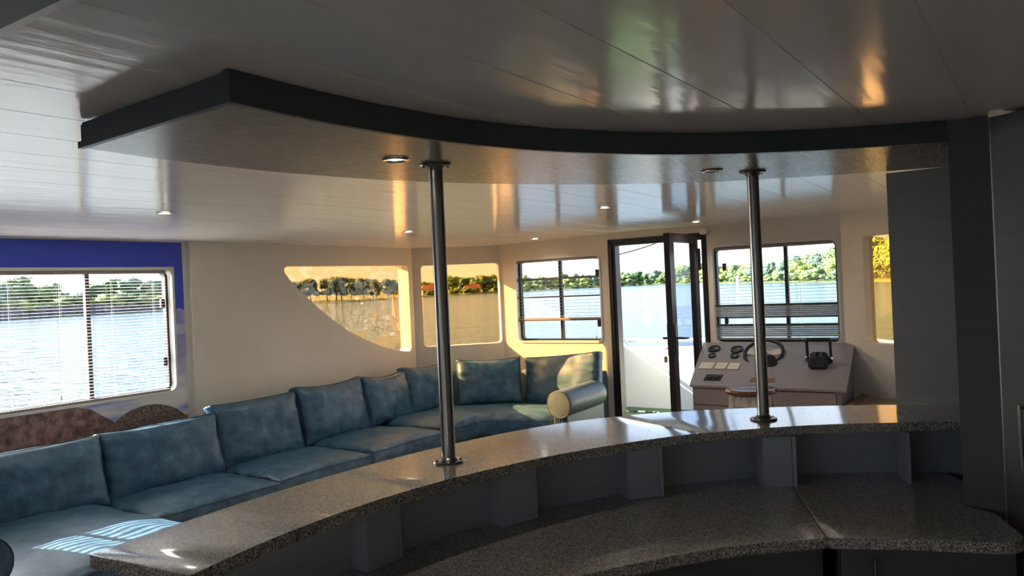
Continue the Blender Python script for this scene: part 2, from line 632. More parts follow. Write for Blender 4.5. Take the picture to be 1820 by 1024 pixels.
def window(name, fn, rect, rad, mulls, fmat, trim=True, latch=()):
    w = struct(obj(name, ring(fn, inset(rect, .001, rad), inset(rect, .022, rad), .045, .085), fmat))
    if trim:
        obj('window_trim', ring(fn, inset(rect, -.012, rad), inset(rect, .003, rad), -.006, .004), 'frame_white', w)
        obj('reveal', ring(fn, inset(rect, .0005, rad), inset(rect, .004, rad), .004, .045), 'frame_white', w)
    obj('pane', loops_prism([inset(rect, .018, rad)], fn, .062, .066), 'glass', w)
    for u in mulls:
        obj('mullion', loops_prism([[(u-.013, rect[1]+.015), (u+.013, rect[1]+.015), (u+.013, rect[3]-.015), (u-.013, rect[3]-.015)]], fn, .05, .08), 'frame_dark', w)
    for u, z in latch:
        obj('latch', loops_prism([rr(u-.014, z-.03, u+.014, z+.03, .008, 3)], fn, .032, .05), 'black', w)
    return w


window('window_1', fnP, W1, .055, (1.5, 2.545), 'frame_dark', latch=((3.03, 1.60), (3.03, 1.22)))
fnR = lambda y, z, t: Vector((.55 + t, y, z))
WR = (3.30, .95, 4.72, 1.86)
window('window_2', fnR, WR, .05, (4.0,), 'frame_dark')
window('added_back_window', fnB, WB, .05, (-1.9,), 'frame_dark')  # unseen window in the back wall, added and sized to light the foreground
window('window_3', fnF, WFL, .045, (-3.592,), 'frame_dark', latch=((-3.21, 1.70), (-3.21, 1.26)))
window('window_4', fnF, WHM, .05, (-1.61,), 'frame_dark', latch=((-2.08, 1.69), (-2.08, 1.27)))
w5 = struct(obj('window_5', loops_prism([quarter], fnP2, .062, .066), 'amber_wavy', smooth=False))
w6 = struct(obj('window_6', loops_prism([inset((.105, 1.094, .832, 1.842), .0005, .035)], fnC, .06, .064), 'amber'))
w7 = struct(obj('window_7', loops_prism([inset((.197, 1.105, .92, 1.85), .0005, .035)], fnS, .06, .064), 'amber'))


# ------------------------------------------------------------------ venetian blinds
def blind(name, label, fn, u0, u1, ztop, zbot, tc, slats, thick_rails=(), cords=(.15, .85), tilt=0, pull=None, width=.0165, toward=-1):
    root = thing(name, label, 'blind', fn((u0+u1)/2, ztop, tc))
    obj('headrail', loops_prism([[(u0, ztop-.022), (u1, ztop-.022), (u1, ztop), (u0, ztop)]], fn, tc-.011, tc+.011), 'blind_rail', root)
    bm = bmesh.new()
    for z, tl in slats:
        dz = math.sin(math.radians(tl))*width/2
        dt = math.cos(math.radians(tl))*width/2
        n = 4
        pts = []
        for i in range(n+1):
            s = -1+2*i/n
            pts.append((s*dt, s*dz+.0014*(1-s*s)))
        top = [[bm.verts.new(fn(u, z+b+.0005, tc+a)) for a, b in pts] for u in (u0+.003, u1-.003)]
        bot = [[bm.verts.new(fn(u, z+b-.0005, tc+a)) for a, b in pts] for u in (u0+.003, u1-.003)]
        for i in range(n):
            bm.faces.new((top[0][i], top[0][i+1], top[1][i+1], top[1][i]))
            bm.faces.new((bot[0][i], bot[1][i], bot[1][i+1], bot[0][i+1]))
        for e in (0, n):
            bm.faces.new((top[0][e], top[1][e], bot[1][e], bot[0][e]))
        for k in (0, 1):
            bm.faces.new(top[k] + bot[k][::-1])
    obj('slats', bm, 'blind' if 'mural' in label else 'blind_shade', root)
    for z, h in thick_rails:
        obj('stacked_slats', loops_prism([[(u0, z-h/2), (u1, z-h/2), (u1, z+h/2), (u0, z+h/2)]], fn, tc-.009, tc+.009), 'blind_dark', root)
    obj('bottom_rail', loops_prism([rr(u0, zbot, u1, zbot+.014, .004, 3)], fn, tc-.01, tc+.01), 'blind_rail', root)
    for c in cords:
        u = u0+(u1-u0)*c
        bm = bmesh.new()
        for dt in (-.0095, .0095):
            tube(bm, [fn(u, zbot+.01, tc+dt), fn(u, ztop-.01, tc+dt)], .0006, 5)
        obj('ladder_cord', bm, 'cord', root)
    if pull:
        u, zl = pull
        bm = bmesh.new()
        tube(bm, [fn(u, ztop-.01, tc-.018), fn(u, zl, tc-.018)], .0009, 5)
        obj('pull_cord', bm, 'cord', root)
        bm = bmesh.new()
        p = fn(u, zl-.03, tc-.018)
        lathe(bm, [(0, .03), (.003, .028), (.007, .004), (.008, 0), (0, 0)], 10, Matrix.Translation(p))
        obj('cord_tassel', bm, 'cord', root, smooth=True)
    return root


def rows(z0, z1, pitch, tl=0):
    n = int(round((z1-z0)/pitch))
    return [(z0+(i+.5)*(z1-z0)/n, tl) for i in range(n)]


blind('venetian_blind', 'wide white venetian blind with open slats over the big mural window', fnP, W1[0]+.035, W1[2]-.035, 1.822, 1.024, .022,
      rows(1.042, 1.80, .0195, 0), cords=(.06, .45, .61, .79, .95), pull=(2.34, 1.09), width=.0165)
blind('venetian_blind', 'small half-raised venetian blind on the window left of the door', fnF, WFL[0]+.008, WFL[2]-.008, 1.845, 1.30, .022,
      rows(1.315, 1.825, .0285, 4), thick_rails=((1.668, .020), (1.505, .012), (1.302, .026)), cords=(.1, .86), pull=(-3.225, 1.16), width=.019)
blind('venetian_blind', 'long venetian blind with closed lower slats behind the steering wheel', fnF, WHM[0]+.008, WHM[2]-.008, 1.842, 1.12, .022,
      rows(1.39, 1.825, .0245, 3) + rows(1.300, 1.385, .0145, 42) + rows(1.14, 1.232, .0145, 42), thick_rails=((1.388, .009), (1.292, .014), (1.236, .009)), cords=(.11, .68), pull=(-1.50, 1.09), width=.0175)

# ------------------------------------------------------------------ door
dr = struct(obj('door_1', ring(fnF, [(DR[0]+.001, DR[1]), (DR[2]-.001, DR[1]), (DR[2]-.001, DR[3]-.001), (DR[0]+.001, DR[3]-.001)],
                               [(DR[0]+.05, DR[1]+.03), (DR[2]-.045, DR[1]+.03), (DR[2]-.045, DR[3]-.045), (DR[0]+.05, DR[3]-.045)], .0, .088), 'frame_dark'))
obj('door_stop', bx((DR[0]-.012, YF-.012, .03), (DR[0]+.022, YF-.0, 1.972)), 'frame_dark', dr)
obj('door_stop', bx((DR[0]+.0, YF-.012, 1.938), (DR[2], YF-.0, 1.972)), 'frame_dark', dr)
# the leaf swings in and stands at right angles to the front wall
LX = -2.262
fnD = lambda y, z, t: Vector((LX - t, y, z))
y0, y1 = 5.385, 5.955
leaf = obj('door_leaf', ring(fnD, [(y0, .06), (y1, .06), (y1, 1.95), (y0, 1.95)], [(y0+.085, .16), (y1-.075, .16), (y1-.075, 1.885), (y0+.085, 1.885)], -.022, .022), 'frame_dark', dr)
obj('leaf_glass', loops_prism([[(y0+.08, .155), (y1-.07, .155), (y1-.07, 1.89), (y0+.08, 1.89)]], fnD, -.003, .003), 'glass_blue', leaf)
obj('lock_plate', loops_prism([rr(y0+.02, 1.055, y0+.062, 1.285, .006, 3)], fnD, -.034, .034), 'steel', leaf)
for sgn in (-1, 1):
    bm = bmesh.new()
    tube(bm, [fnD(y0+.04, 1.18, sgn*.03), fnD(y0+.04, 1.18, sgn*.072), fnD(y0+.06, 1.178, sgn*.078), fnD(y0+.15, 1.172, sgn*.078)], [.009, .009, .0095, .0075], 10)
    obj('door_handle', bm, 'black', leaf, smooth=True)
for z in (1.80, 1.72, 1.0, .3):
    bm = bmesh.new()
    tube(bm, [(LX+.026, y1+.018, z-.045), (LX+.026, y1+.018, z+.045)], .008, 10)
    box(bm, (LX+.0, y1+.005, z-.045), (LX+.022, y1+.02, z+.045))
    obj('hinge', bm, 'frame_dark', dr, smooth=True)
kt = thing('door_keys', 'brass padlock and key hanging from the open door lock', 'keys', (LX-.036, y0+.035, 1.10))
bm = bmesh.new()
tube(bm, [(LX-.034, y0+.035, 1.105), (LX-.06, y0+.035, 1.105)], .0035, 8)
tube(bm, [(LX-.058+.011*math.cos(a), y0+.035, 1.091+.013*math.sin(a)) for a in [2*PI*i/14 for i in range(14)]], .0017, 6, closed=True)
obj('key_ring', bm, 'chrome', kt, smooth=True)
bm = bmesh.new()
box(bm, (LX-.072, y0+.026, 1.0), (LX-.046, y0+.044, 1.048))
bmesh.ops.bevel(bm, geom=bm.edges[:], offset=.005, segments=2, affect='EDGES')
tube(bm, [(LX-.067, y0+.035, 1.045), (LX-.067, y0+.035, 1.068), (LX-.059, y0+.035, 1.078), (LX-.051, y0+.035, 1.068), (LX-.051, y0+.035, 1.045)], .0025, 8)
obj('padlock', bm, 'brass', kt, smooth=True)
ms = tag(obj('motion_sensor', bx((-2.235, YF-.06, 1.955), (-2.175, YF-.0005, 2.005), bev=.008), 'frame_white', smooth=True), 'small white motion sensor above the right corner of the door', 'sensor')

# ------------------------------------------------------------------ mural
mz0, mz1, my0, my1 = .02, 2.005, -2.45, 3.16
E1, E2 = .0004, .0012


def mural():
    bm = bmesh.new()
    hole = inset(W1, -.013, .055)
    # whole sheet: cloud, deep blue above and down the forward edge
    loops_prism([[(my0, mz0), (my1, mz0), (my1, mz1), (my0, mz1)], hole], fnP, -.0005, -.0015, bm, 1)
    # blue region follows the window's top and the forward margin down to z 1.55
    for rect in ([(my0, 1.842), (my1, 1.842), (my1, mz1), (my0, mz1)],
                 [(3.097, 1.56), (3.12, 1.565), (my1, 1.553), (my1, 1.842), (3.097, 1.842)]):
        loops_prism([rect], fnP, -.0015, -.0021, bm, 0)
    # boulders
    loops_prism([[(my0, mz0), (3.0, mz0), (2.95, .55), (2.78, .78), (2.62, .90), (2.50, .985), (2.42, 1.005), (.9, 1.005), (.5, .97), (0, .99), (-1, .93), (my0, .96)]], fnP, -.0015, -.0021, bm, 2)
    c = [(2.875+.335*math.cos(a), .60+.375*math.sin(a)) for a in [PI*i/18 for i in range(19)]]
    c = [(y, z) for y, z in c if y < my1]
    c = [(min(y, my1-.002), z) for y, z in c]
    loops_prism([[(2.54, .50)] + [(2.875-.335*math.cos(PI*i/20), .60+.355*math.sin(PI*i/20)**.8) for i in range(0, 17)] + [(3.14, .50)]], fnP, -.0021, -.0027, bm, 3)
    loops_prism([[(2.98, .5), (2.98, .80), (3.04, .835), (3.10, .85), (3.155, .855), (3.155, .5)]], fnP, -.0024, -.0025, bm, 4)
    return bm


tag(obj('wall_mural', mural(), ['mural_blue', 'mural_cloud', 'mural_rock', 'mural_rock_round', 'mural_rock_tan']),
    'photo print of boulders under a deep blue sky around the left window', 'mural')

# ------------------------------------------------------------------ sofa
def zfl(y):
    return .02*(y-2.0)


def cushion_bm(w, h, t, e, n=26, nb=20, pinch=.035, wr=.006, seed=0, dome=.5, sag=0):
    """pillow in its own frame: X width, Z height, Y thickness (front is -Y)"""
    bm = bmesh.new()
    off = Vector((seed*3.17, seed*1.31, seed*7.7))
    f, b = {}, {}
    for i in range(n+1):
        for j in range(nb+1):
            u = -1+2*i/n
            v = -1+2*j/nb
            u = math.sin(u*PI/2)*.35+u*.65
            v = math.sin(v*PI/2)*.35+v*.65
            x = u*w/2*(1-pinch*(1-v*v)*abs(u)**2)
            z = v*h/2*(1-pinch*1.3*(1-u*u)*abs(v)**2)
            z -= sag*(1-u*u)*(v+1)/2
            k = max(0, (1-abs(u)**3.2)*(1-abs(v)**3.2))**dome
            edge = min(1, 4*min(1-abs(u), 1-abs(v)))
            nz = noise.noise(Vector((x*5, z*5, 0))+off)*.6 + noise.noise(Vector((x*13, z*9, 3))+off)*.35
            wrk = wr*nz*2*(.35+.65*edge)
            crease = wr*1.6*noise.noise(Vector((u*1.5, v*7+u*2, 9))+off)*math.exp(-((1-abs(u))*3.5))
            y = e+(t/2-e)*k
            f[i, j] = bm.verts.new((x, -(y+wrk+crease), z))
            b[i, j] = bm.verts.new((x, y, z))
    for i in range(n):
        for j in range(nb):
            bm.faces.new((f[i, j], f[i+1, j], f[i+1, j+1], f[i, j+1]))
            bm.faces.new((b[i, j], b[i, j+1], b[i+1, j+1], b[i+1, j]))
    edge = [(i, 0) for i in range(n)] + [(n, j) for j in range(nb)] + [(i, nb) for i in range(n, 0, -1)] + [(0, j) for j in range(nb, 0, -1)]
    m1 = []
    for q in edge:
        a, c = f[q].co, b[q].co
        o = Vector((a.x, 0, a.z))
        d = o.normalized()*.010
        m1.append(bm.verts.new((a.x+d.x, (a.y+c.y)/2, a.z+d.z)))
    L = len(edge)
    for k in range(L):
        k2 = (k+1) % L
        bm.faces.new((f[edge[k]], f[edge[k2]], m1[k2], m1[k]))
        bm.faces.new((m1[k], m1[k2], b[edge[k2]], b[edge[k]]))
    loop = [f[q].co.copy() for q in edge]
    return bm, loop


def soften(o, lv=1):
    m = o.modifiers.new('sub', 'SUBSURF')
    m.levels = m.render_levels = lv
    return o


def back_cushion(label, cx, cy, zb, w, h, yaw, lean=14, roll=0, t=.21, seed=0, sag=0, group='back cushions of the sofa'):
    """yaw: direction the front faces (deg, world); zb: height of bottom"""
    fy = Vector((math.cos(math.radians(yaw)), math.sin(math.radians(yaw)), 0))
    X = Vector((-fy.y, fy.x, 0))
    rot = frame_mtx((0, 0, 0), X, -fy, Vector((0, 0, 1)))
    mw = Matrix.Translation((cx, cy, zb)) @ rot @ Matrix.Rotation(math.radians(roll), 4, 'Y') @ Matrix.Rotation(-math.radians(lean), 4, 'X')
    root = thing('back_cushion', label, 'cushion', (cx, cy, zb), 0, group)
    root.matrix_world = mw
    root.matrix_basis = mw
    bm, loop = cushion_bm(w, h, t, .042, seed=seed, sag=sag, wr=.0115)
    bmesh.ops.translate(bm, verts=bm.verts[:], vec=(0, 0, h/2))
    o = obj('cover', bm, 'leather', None, smooth='all')
    o.parent = root
    soften(o)
    bm = bmesh.new()
    tube(bm, [p+Vector((0, 0, h/2)) for p in loop], .0022, 6, closed=True)
    p = obj('piping', bm, 'piping', None, smooth=True)
    p.parent = root
    return root


def bm_seat(w, d, t, seed):
    bm, loop = cushion_bm(w, d, t, .068, pinch=.03, wr=.009, seed=seed, dome=.55)
    return bm, loop


def seat_cushion(label, cx, cy, z, w, d, yaw, t=.23, seed=0):
    fy = Vector((math.cos(math.radians(yaw)), math.sin(math.radians(yaw)), 0))
    X = Vector((-fy.y, fy.x, 0))
    # local X width, local Z depth (points backwards), local -Y up
    R = frame_mtx((cx, cy, z), X, Vector((0, 0, -1)), -fy)
    root = thing('seat_cushion', label, 'cushion', (cx, cy, z), 0, 'seat cushions of the sofa')
    root.matrix_world = R
    root.matrix_basis = R
    bm, loop = bm_seat(w, d, t, seed)
    bmesh.ops.recalc_face_normals(bm, faces=bm.faces)
    o = obj('cover', bm, 'leather', None, smooth='all')
    o.parent = root
    soften(o)
    bm = bmesh.new()
    tube(bm, loop, .0022, 6, closed=True)
    p = obj('piping', bm, 'piping', None, smooth=True)
    p.parent = root
    return root


sofa = thing('corner_sofa', 'long blue leather corner sofa under the left and front windows', 'sofa', (-4.2, 3.5, 0))
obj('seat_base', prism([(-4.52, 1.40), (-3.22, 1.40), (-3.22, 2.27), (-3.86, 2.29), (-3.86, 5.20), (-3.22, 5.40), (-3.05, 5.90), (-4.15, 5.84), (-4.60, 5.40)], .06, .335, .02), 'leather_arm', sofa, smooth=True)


def band(path, half, z0f, z1f):
    bm = bmesh.new()
    P = [Vector((*p, 0)) for p in catmull(path, 5)]
    rings = []
    for i, p in enumerate(P):
        d = (P[min(i+1, len(P)-1)]-P[max(i-1, 0)]).normalized()
        s = Vector((-d.y, d.x, 0))
        z0, z1 = z0f(p), z1f(p)
        prof = [(half, z0), (half, z1-half*.8)] + [(half*math.cos(a), z1-half*.8+half*.8*math.sin(a)) for a in [PI*k/6 for k in range(1, 6)]] + [(-half, z1-half*.8), (-half, z0)]
        rings.append([bm.verts.new(p+s*a+Vector((0, 0, z))) for a, z in prof])
    for A, B in zip(rings, rings[1:]):
        n = len(A)
        for k in range(n):
            bm.faces.new((A[k], A[(k+1) % n], B[(k+1) % n], B[k]))
    bm.faces.new(rings[0]); bm.faces.new(rings[-1])
    return bm


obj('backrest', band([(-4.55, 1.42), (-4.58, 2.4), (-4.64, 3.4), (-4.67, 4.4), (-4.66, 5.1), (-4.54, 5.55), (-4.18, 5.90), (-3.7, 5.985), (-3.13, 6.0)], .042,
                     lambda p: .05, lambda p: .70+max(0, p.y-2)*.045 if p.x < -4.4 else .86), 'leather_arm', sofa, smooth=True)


def roll_arm(c0, c1, r, face='leather_arm'):
    c0, c1 = Vector(c0), Vector(c1)
    d = (c1-c0).normalized()
    s = Vector((-d.y, d.x, 0))
    bm = bmesh.new()
    seg = 28
    prof = []
    for k in range(seg):
        a = 2*PI*k/seg
        prof.append((r*math.cos(a)*1.0, r*math.sin(a)))
    st = [(0, .93), (.008, .985), (.02, 1.0)]
    L = (c1-c0).length
    st += [(L*q, 1.0) for q in (.25, .5, .75)] + [(L-.05, 1.0), (L-.02, .96), (L, .85)]
    rings = []
    for t, k in st:
        rings.append([bm.verts.new(c0+d*t+s*a*k+Vector((0, 0, b*k))) for a, b in prof])
    for A, B in zip(rings, rings[1:]):
        for k in range(seg):
            bm.faces.new((A[k], A[(k+1) % seg], B[(k+1) % seg], B[k]))
    bm.faces.new(rings[-1])
    bm.faces.new(rings[0])
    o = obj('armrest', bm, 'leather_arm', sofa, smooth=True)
    bm = bmesh.new()
    v = [bm.verts.new(c0-d*(.006*(1-q*q))+s*a*q+Vector((0, 0, b*q))) for q in (.9,) for a, b in prof]
    v2 = [bm.verts.new(c0-d*.006+s*a*.5+Vector((0, 0, b*.5))) for a, b in prof]
    for k in range(seg):
        bm.faces.new((v[k], v[(k+1) % seg], v2[(k+1) % seg], v2[k]))
    bm.faces.new(v2)
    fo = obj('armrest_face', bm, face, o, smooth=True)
    bm = bmesh.new()
    tube(bm, [c0+d*.003+s*a*.955+Vector((0, 0, b*.955)) for a, b in prof], .004, 6, closed=True)
    obj('piping', bm, 'piping', o, smooth=True)
    # panel under the roll, with gathered pleats at the front
    bm = bmesh.new()
    hw = r*.55
    z0, z1 = .08, c0.z-r*.35
    pr = []
    for k in range(13):
        a = -hw+2*hw*k/12
        pr.append((a, -.010*(k % 2)))
    outline = [c0+s*a+d*(.03+b) for a, b in pr] + [c1+s*hw, c1-s*hw]
    A = [bm.verts.new((p.x, p.y, z0)) for p in outline]
    B = [bm.verts.new((p.x, p.y, z1)) for p in outline]
    for k in range(len(A)):
        bm.faces.new((A[k], A[(k+1) % len(A)], B[(k+1) % len(A)], B[k]))
    bm.faces.new(A); bm.faces.new(B)
    obj('arm_panel', bm, 'leather_arm', sofa, smooth=True)


roll_arm((-3.125, 5.20, .685), (-3.12, 5.82, .70), .108)  # front disc wears the greyer leather to stand for warm sunlight on it
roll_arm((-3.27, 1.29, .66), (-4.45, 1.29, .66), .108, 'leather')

SEATS = [('large chaise seat cushion with striped sunlight at the near end of the sofa', -3.87, 1.835, .458, .84, 1.36, 0),
         ('blue seat cushion next to the sunlit chaise seat', -4.12, 2.685, .435, .82, .68, 0),
         ('blue seat cushion in the middle of the sofa run', -4.13, 3.475, .447, .80, .68, 0),
         ('blue seat cushion just behind the left pole', -4.13, 4.255, .463, .80, .70, 0),
         ('wide corner seat cushion beside the rolled armrest', -3.79, 5.21, .51, 1.18, .86, -45)]
for k, (lb, x, y, z, w_, d_, yaw) in enumerate(SEATS[:4]):
    seat_cushion(lb, x, y, z, w_, d_, yaw, seed=k)


def corner_seat():
    # plan of the corner section, domed like the others
    out = catmull([(-3.80, 4.70), (-3.77, 5.02), (-3.68, 5.09), (-3.45, 5.16), (-3.27, 5.22), (-3.22, 5.30), (-3.21, 5.60), (-3.24, 5.80), (-3.75, 5.82), (-4.15, 5.72), (-4.45, 5.38), (-4.50, 4.95), (-4.47, 4.68), (-4.15, 4.665)], 4, True)
    root = thing('seat_cushion', SEATS[4][0], 'cushion', (-3.85, 5.3, .43), 0, 'seat cushions of the sofa')
    bm = bmesh.new()
    c = Vector((-3.9, 5.25, 0))
    zc = .50
    rings = []
    for q, z in ((.985, zc-.075), (1.0, zc-.04), (1.005, zc+.02), (1.0, zc+.045), (.97, zc+.066), (.9, zc+.085), (.78, zc+.10), (.6, zc+.108), (.35, zc+.112)):
        rings.append([bm.verts.new((c.x+(p[0]-c.x)*q, c.y+(p[1]-c.y)*q, z+.006*noise.noise(Vector((p[0]*4*q, p[1]*4*q, q*3))))) for p in out])
    for A, B in zip(rings, rings[1:]):
        for k in range(len(A)):
            bm.faces.new((A[k], A[(k+1) % len(A)], B[(k+1) % len(A)], B[k]))
    bm.faces.new(rings[0])
    top = bm.verts.new((c.x, c.y, zc+.113))
    for k in range(len(out)):
        bm.faces.new((rings[-1][k], rings[-1][(k+1) % len(out)], top))
    obj('cover', bm, 'leather', root, smooth='all')
    bm = bmesh.new()
    tube(bm, [(c.x+(p[0]-c.x)*1.0, c.y+(p[1]-c.y)*1.0, zc+.045) for p in out], .0022, 6, closed=True)
    obj('piping', bm, 'piping', root, smooth=True)


corner_seat()
BC = [('crisp-edged back cushion nearest the camera, cut by the left edge', -4.30, 1.88, .49, .88, .395, 0, 13, 0),
      ('plump back cushion with deep creases, second from the left edge', -4.335, 2.70, .49, .76, .395, 1, 13, 0),
      ('smooth upright back cushion in front of the plain cream wall', -4.40, 3.43, .505, .70, .42, 2, 13, 0),
      ('back cushion slanting up to a sharp top corner, below the curved window', -4.445, 4.15, .52, .68, .43, 3, 13, 0),
      ('creased low back cushion left of the left pole', -4.46, 4.75, .54, .54, .40, 4, 13, 0),
      ('back cushion partly hidden behind the left pole', -4.45, 5.25, .55, .52, .41, -6, 13, 0),
      ('square back cushion standing in the sofa corner', -4.03, 5.56, .585, .56, .40, -52, 12, 0),
      ('wide tilted back cushion with a sunlit patch beside the armrest', -3.43, 5.805, .585, .76, .415, -93, 9, -5)]
for k, (lb, x, y, z, w_, h_, yaw, lean, roll) in enumerate(BC):
    back_cushion(lb, x, y, z+.01, w_, h_, yaw, lean, roll, t=.17 if k == 7 else .21, seed=k+11, sag=(0, 0, 0, .02, .02, .02, .012, 0)[k])

# ------------------------------------------------------------------ bar
BT = 1.073
far = [(-1.704, .874), (-1.738, 1.15), (-1.756, 1.444), (-1.751, 1.722), (-1.715, 2.06), (-1.635, 2.39), (-1.49, 2.71), (-1.24, 2.99), (-.871, 3.235), (-.478, 3.41), (-.20, 3.50)]
near = [(-1.385, .895), (-1.425, 1.12), (-1.437, 1.332), (-1.424, 1.565), (-1.374, 1.82), (-1.265, 2.14), (-1.065, 2.50), (-.839, 2.74), (-.61, 2.915), (-.261, 3.085), (-.15, 3.13)]
farS, nearS = catmull(far, 6), catmull(near, 6)
split = 38
bt = thing('granite_counter', 'curved raised granite bar top running across the foreground', 'bar top', (-1.4, 2.2, BT-.03))
obj('slab', prism(farS[:split+1] + nearS[:split+1][::-1], BT-.030, BT, .004), 'granite', bt, smooth=True)


def shift(pts, dx):
    return [(x+dx, y) for x, y in pts]


obj('slab', prism(shift(farS[split:], .0012) + shift(nearS[split:], .0012)[::-1], BT-.030, BT, .004), 'granite', bt, smooth=True)


def offset(path, d):
    o = []
    for i, p in enumerate(path):
        a = Vector((*path[max(i-1, 0)], 0)); b = Vector((*path[min(i+1, len(path)-1)], 0))
        t = (b-a).normalized()
        o.append((p[0]-t.y*d, p[1]+t.x*d))
    return o


LC = .87
panel_near = offset(nearS, .125)
panel_far = offset(nearS, .165)
bw = thing('bar_wall', 'curved grey laminate wall with short pillars carrying the bar top', 'bar wall', (-1.5, 2.2, 0))
pts = [p for p in panel_near if p[1] > .98]
ptf = [p for p in panel_far if p[1] > .98]
obj('curved_panel', prism(ptf + pts[::-1], 0, BT-.031), 'laminate_mid', bw, smooth=True)
PIL = [((-1.497, 1.486), (-1.495, 1.616)), ((-1.397, 1.96), (-1.352, 2.095)), ((-1.183, 2.396), (-1.097, 2.495)), ((-.825, 2.732), (-.730, 2.792)), ((-.41, 2.975), (-.385, 2.987))]
for a, b in PIL:
    a, b = Vector((*a, 0)), Vector((*b, 0))
    d = (b-a).normalized()
    n = Vector((-d.y, d.x, 0))
    e = b-d*.016
    p = obj('pillar', prism([(a.x, a.y), (e.x, e.y), (e.x+n.x*.10, e.y+n.y*.10), (a.x+n.x*.10, a.y+n.y*.10)], LC+.0005, BT-.031), 'laminate_mid', bw)
    if (b-a).length > .05:
        e2 = b-d*.0145
        obj('edge_strip', prism([(e2.x, e2.y), (b.x, b.y), (b.x+n.x*.10, b.y+n.y*.10), (e2.x+n.x*.10, e2.y+n.y*.10)], LC+.0005, BT-.031), 'edge', p)

# lower worktop
lnear = catmull([(-1.13, .88), (-1.115, 1.15), (-1.07, 1.46), (-.99, 1.712), (-.876, 1.905), (-.731, 2.096), (-.523, 2.275)], 6)
lright = catmull([(-.523, 2.275), (-.347, 2.352), (-.20, 2.40), (-.105, 2.435), (-.076, 2.47), (-.075, 2.52), (-.114, 2.626), (-.150, 2.72)], 6)
pj = [p for p in panel_near if p[1] > .98]
ji = min(range(len(pj)), key=lambda i: math.dist(pj[i], (-.80, 2.90)))
wt_ = thing('worktop', 'lower speckled granite worktop below the bar', 'worktop', (-1.0, 2.2, LC-.03))
obj('slab', prism([(-1.13, .88)] + lnear[1:] + pj[:ji+1][::-1], LC-.030, LC, .005), 'granite', wt_, smooth=True)
obj('slab', prism(shift(lright, .0012) + [(-.235, 2.762), (-.235, 3.05)] + shift([p for p in pj[ji:] if p[0] < -.30][::-1], .0012), LC-.030, LC, .005), 'granite', wt_, smooth=True)
# base cabinets, their fronts follow the worktop
ln_in = offset(lnear, .03)
cab = thing('base_cabinet', 'curved grey base cabinet under the left part of the worktop', 'cabinet', (-1.1, 1.8, 0))
obj('body', prism(ln_in + [(p[0], p[1]) for p in offset(pj[:ji+1], -.004)][::-1], .0, LC-.031), 'laminate_dark', cab, smooth=True)
cab2 = thing('base_cabinet', 'base cabinet with a bar handle below the right end of the worktop', 'cabinet', (-.3, 2.6, 0))
A, B = Vector((-.50, 2.312, 0)), Vector((-.085, 2.475, 0))
dd = (B-A).normalized(); nn = Vector((-dd.y, dd.x, 0))
obj('body', prism([tuple((A+nn*.018)[:2]), tuple((B+nn*.018)[:2]), (-.115, 2.62), (-.16, 2.755), (-.24, 2.755), (-.24, 3.0), (-.40, 2.97), (-.70, 2.80)], 0, LC-.031), 'laminate_dark', cab2)
dm = frame_mtx(A, dd, nn, Vector((0, 0, 1)))
cd = obj('cabinet_door', bx((.004, -.001, .1), ((B-A).length-.004, .017, LC-.036), dm), 'laminate_dark', cab2)


def bar_handle(p0, p1, outn, parent, r=.005, stand=.03):
    p0, p1, outn = Vector(p0), Vector(p1), Vector(outn).normalized()
    bm = bmesh.new()
    d = (p1-p0).normalized()
    tube(bm, [p0+outn*stand-d*.012, p1+outn*stand+d*.012], r, 12)
    tube(bm, [p0, p0+outn*stand], r*.8, 8)
    tube(bm, [p1, p1+outn*stand], r*.8, 8)
    return obj('door_handle', bm, 'steel', parent, smooth=True)


hp = A+dd*.085
bar_handle((hp.x, hp.y, .65), (hp.x, hp.y, .805), -nn, cd)

# support poles
for k, (x, y, lb) in enumerate(((-1.535, 1.886, 'left steel pole between the bar top and the canopy'), (-.876, 2.92, 'right steel pole in front of the helm window'))):
    r = .0215 if k == 0 else .0215
    t = thing('support_pole', lb, 'pole', (x, y, BT), 0, 'steel poles on the bar')
    bm = bmesh.new()
    tube(bm, [(x, y, BT+.004), (x, y, 1.985)], r, 28)
    obj('tube', bm, 'steel', t, smooth=True)
    for z, s in ((BT, 1), (1.990, -1)):
        bm = bmesh.new()
        lathe(bm, [(0, .0005), (.048, .0005), (.049, .003), (.047, .007), (.030, .0085), (.0245, .016), (.0215, .018), (0, .018)], 32, Matrix.Translation((x, y, z)) @ Matrix.Scale(s, 4, (0, 0, 1)))
        fl = obj('flange', bm, 'steel', t, smooth=True)
        for a in (45, 135, 225, 315):
            bm = bmesh.new()
            px, py = x+.037*math.cos(math.radians(a)), y+.037*math.sin(math.radians(a))
            lathe(bm, [(0, .0105), (.004, .0100), (.005, .007)], 8, Matrix.Translation((px, py, z)) @ Matrix.Scale(s, 4, (0, 0, 1)))
            obj('screw', bm, 'black', fl, smooth=True)

# ceiling canopy over the bar
cn_near = [(-1.305, .98), (-1.312, 1.15), (-1.310, 1.30), (-1.290, 1.50), (-1.245, 1.72), (-1.142, 1.985), (-.926, 2.30), (-.65, 2.540), (-.428, 2.672), (-.228, 2.762)]
cn_far = [(-1.935, 1.015), (-1.958, 1.25), (-1.945, 1.60), (-1.855, 2.02), (-1.655, 2.44), (-1.42, 2.76), (-1.15, 3.04), (-.82, 3.24), (-.465, 3.39), (-.20, 3.48)]
cnS, cfS = catmull(cn_near, 7), catmull(cn_far, 7)
cp = thing('bar_canopy', 'curved laminate canopy under the ceiling that mirrors the bar below', 'canopy', (-1.5, 2.2, 1.99))
obj('soffit_board', prism(cfS + [(-.2, 2.9)] + cnS[::-1], 1.990, 2.000), 'laminate_flat', cp)


def strip(path, half, z0, z1):
    L = offset(path, half); R_ = offset(path, -half)
    return prism(L + R_[::-1], z0, z1)


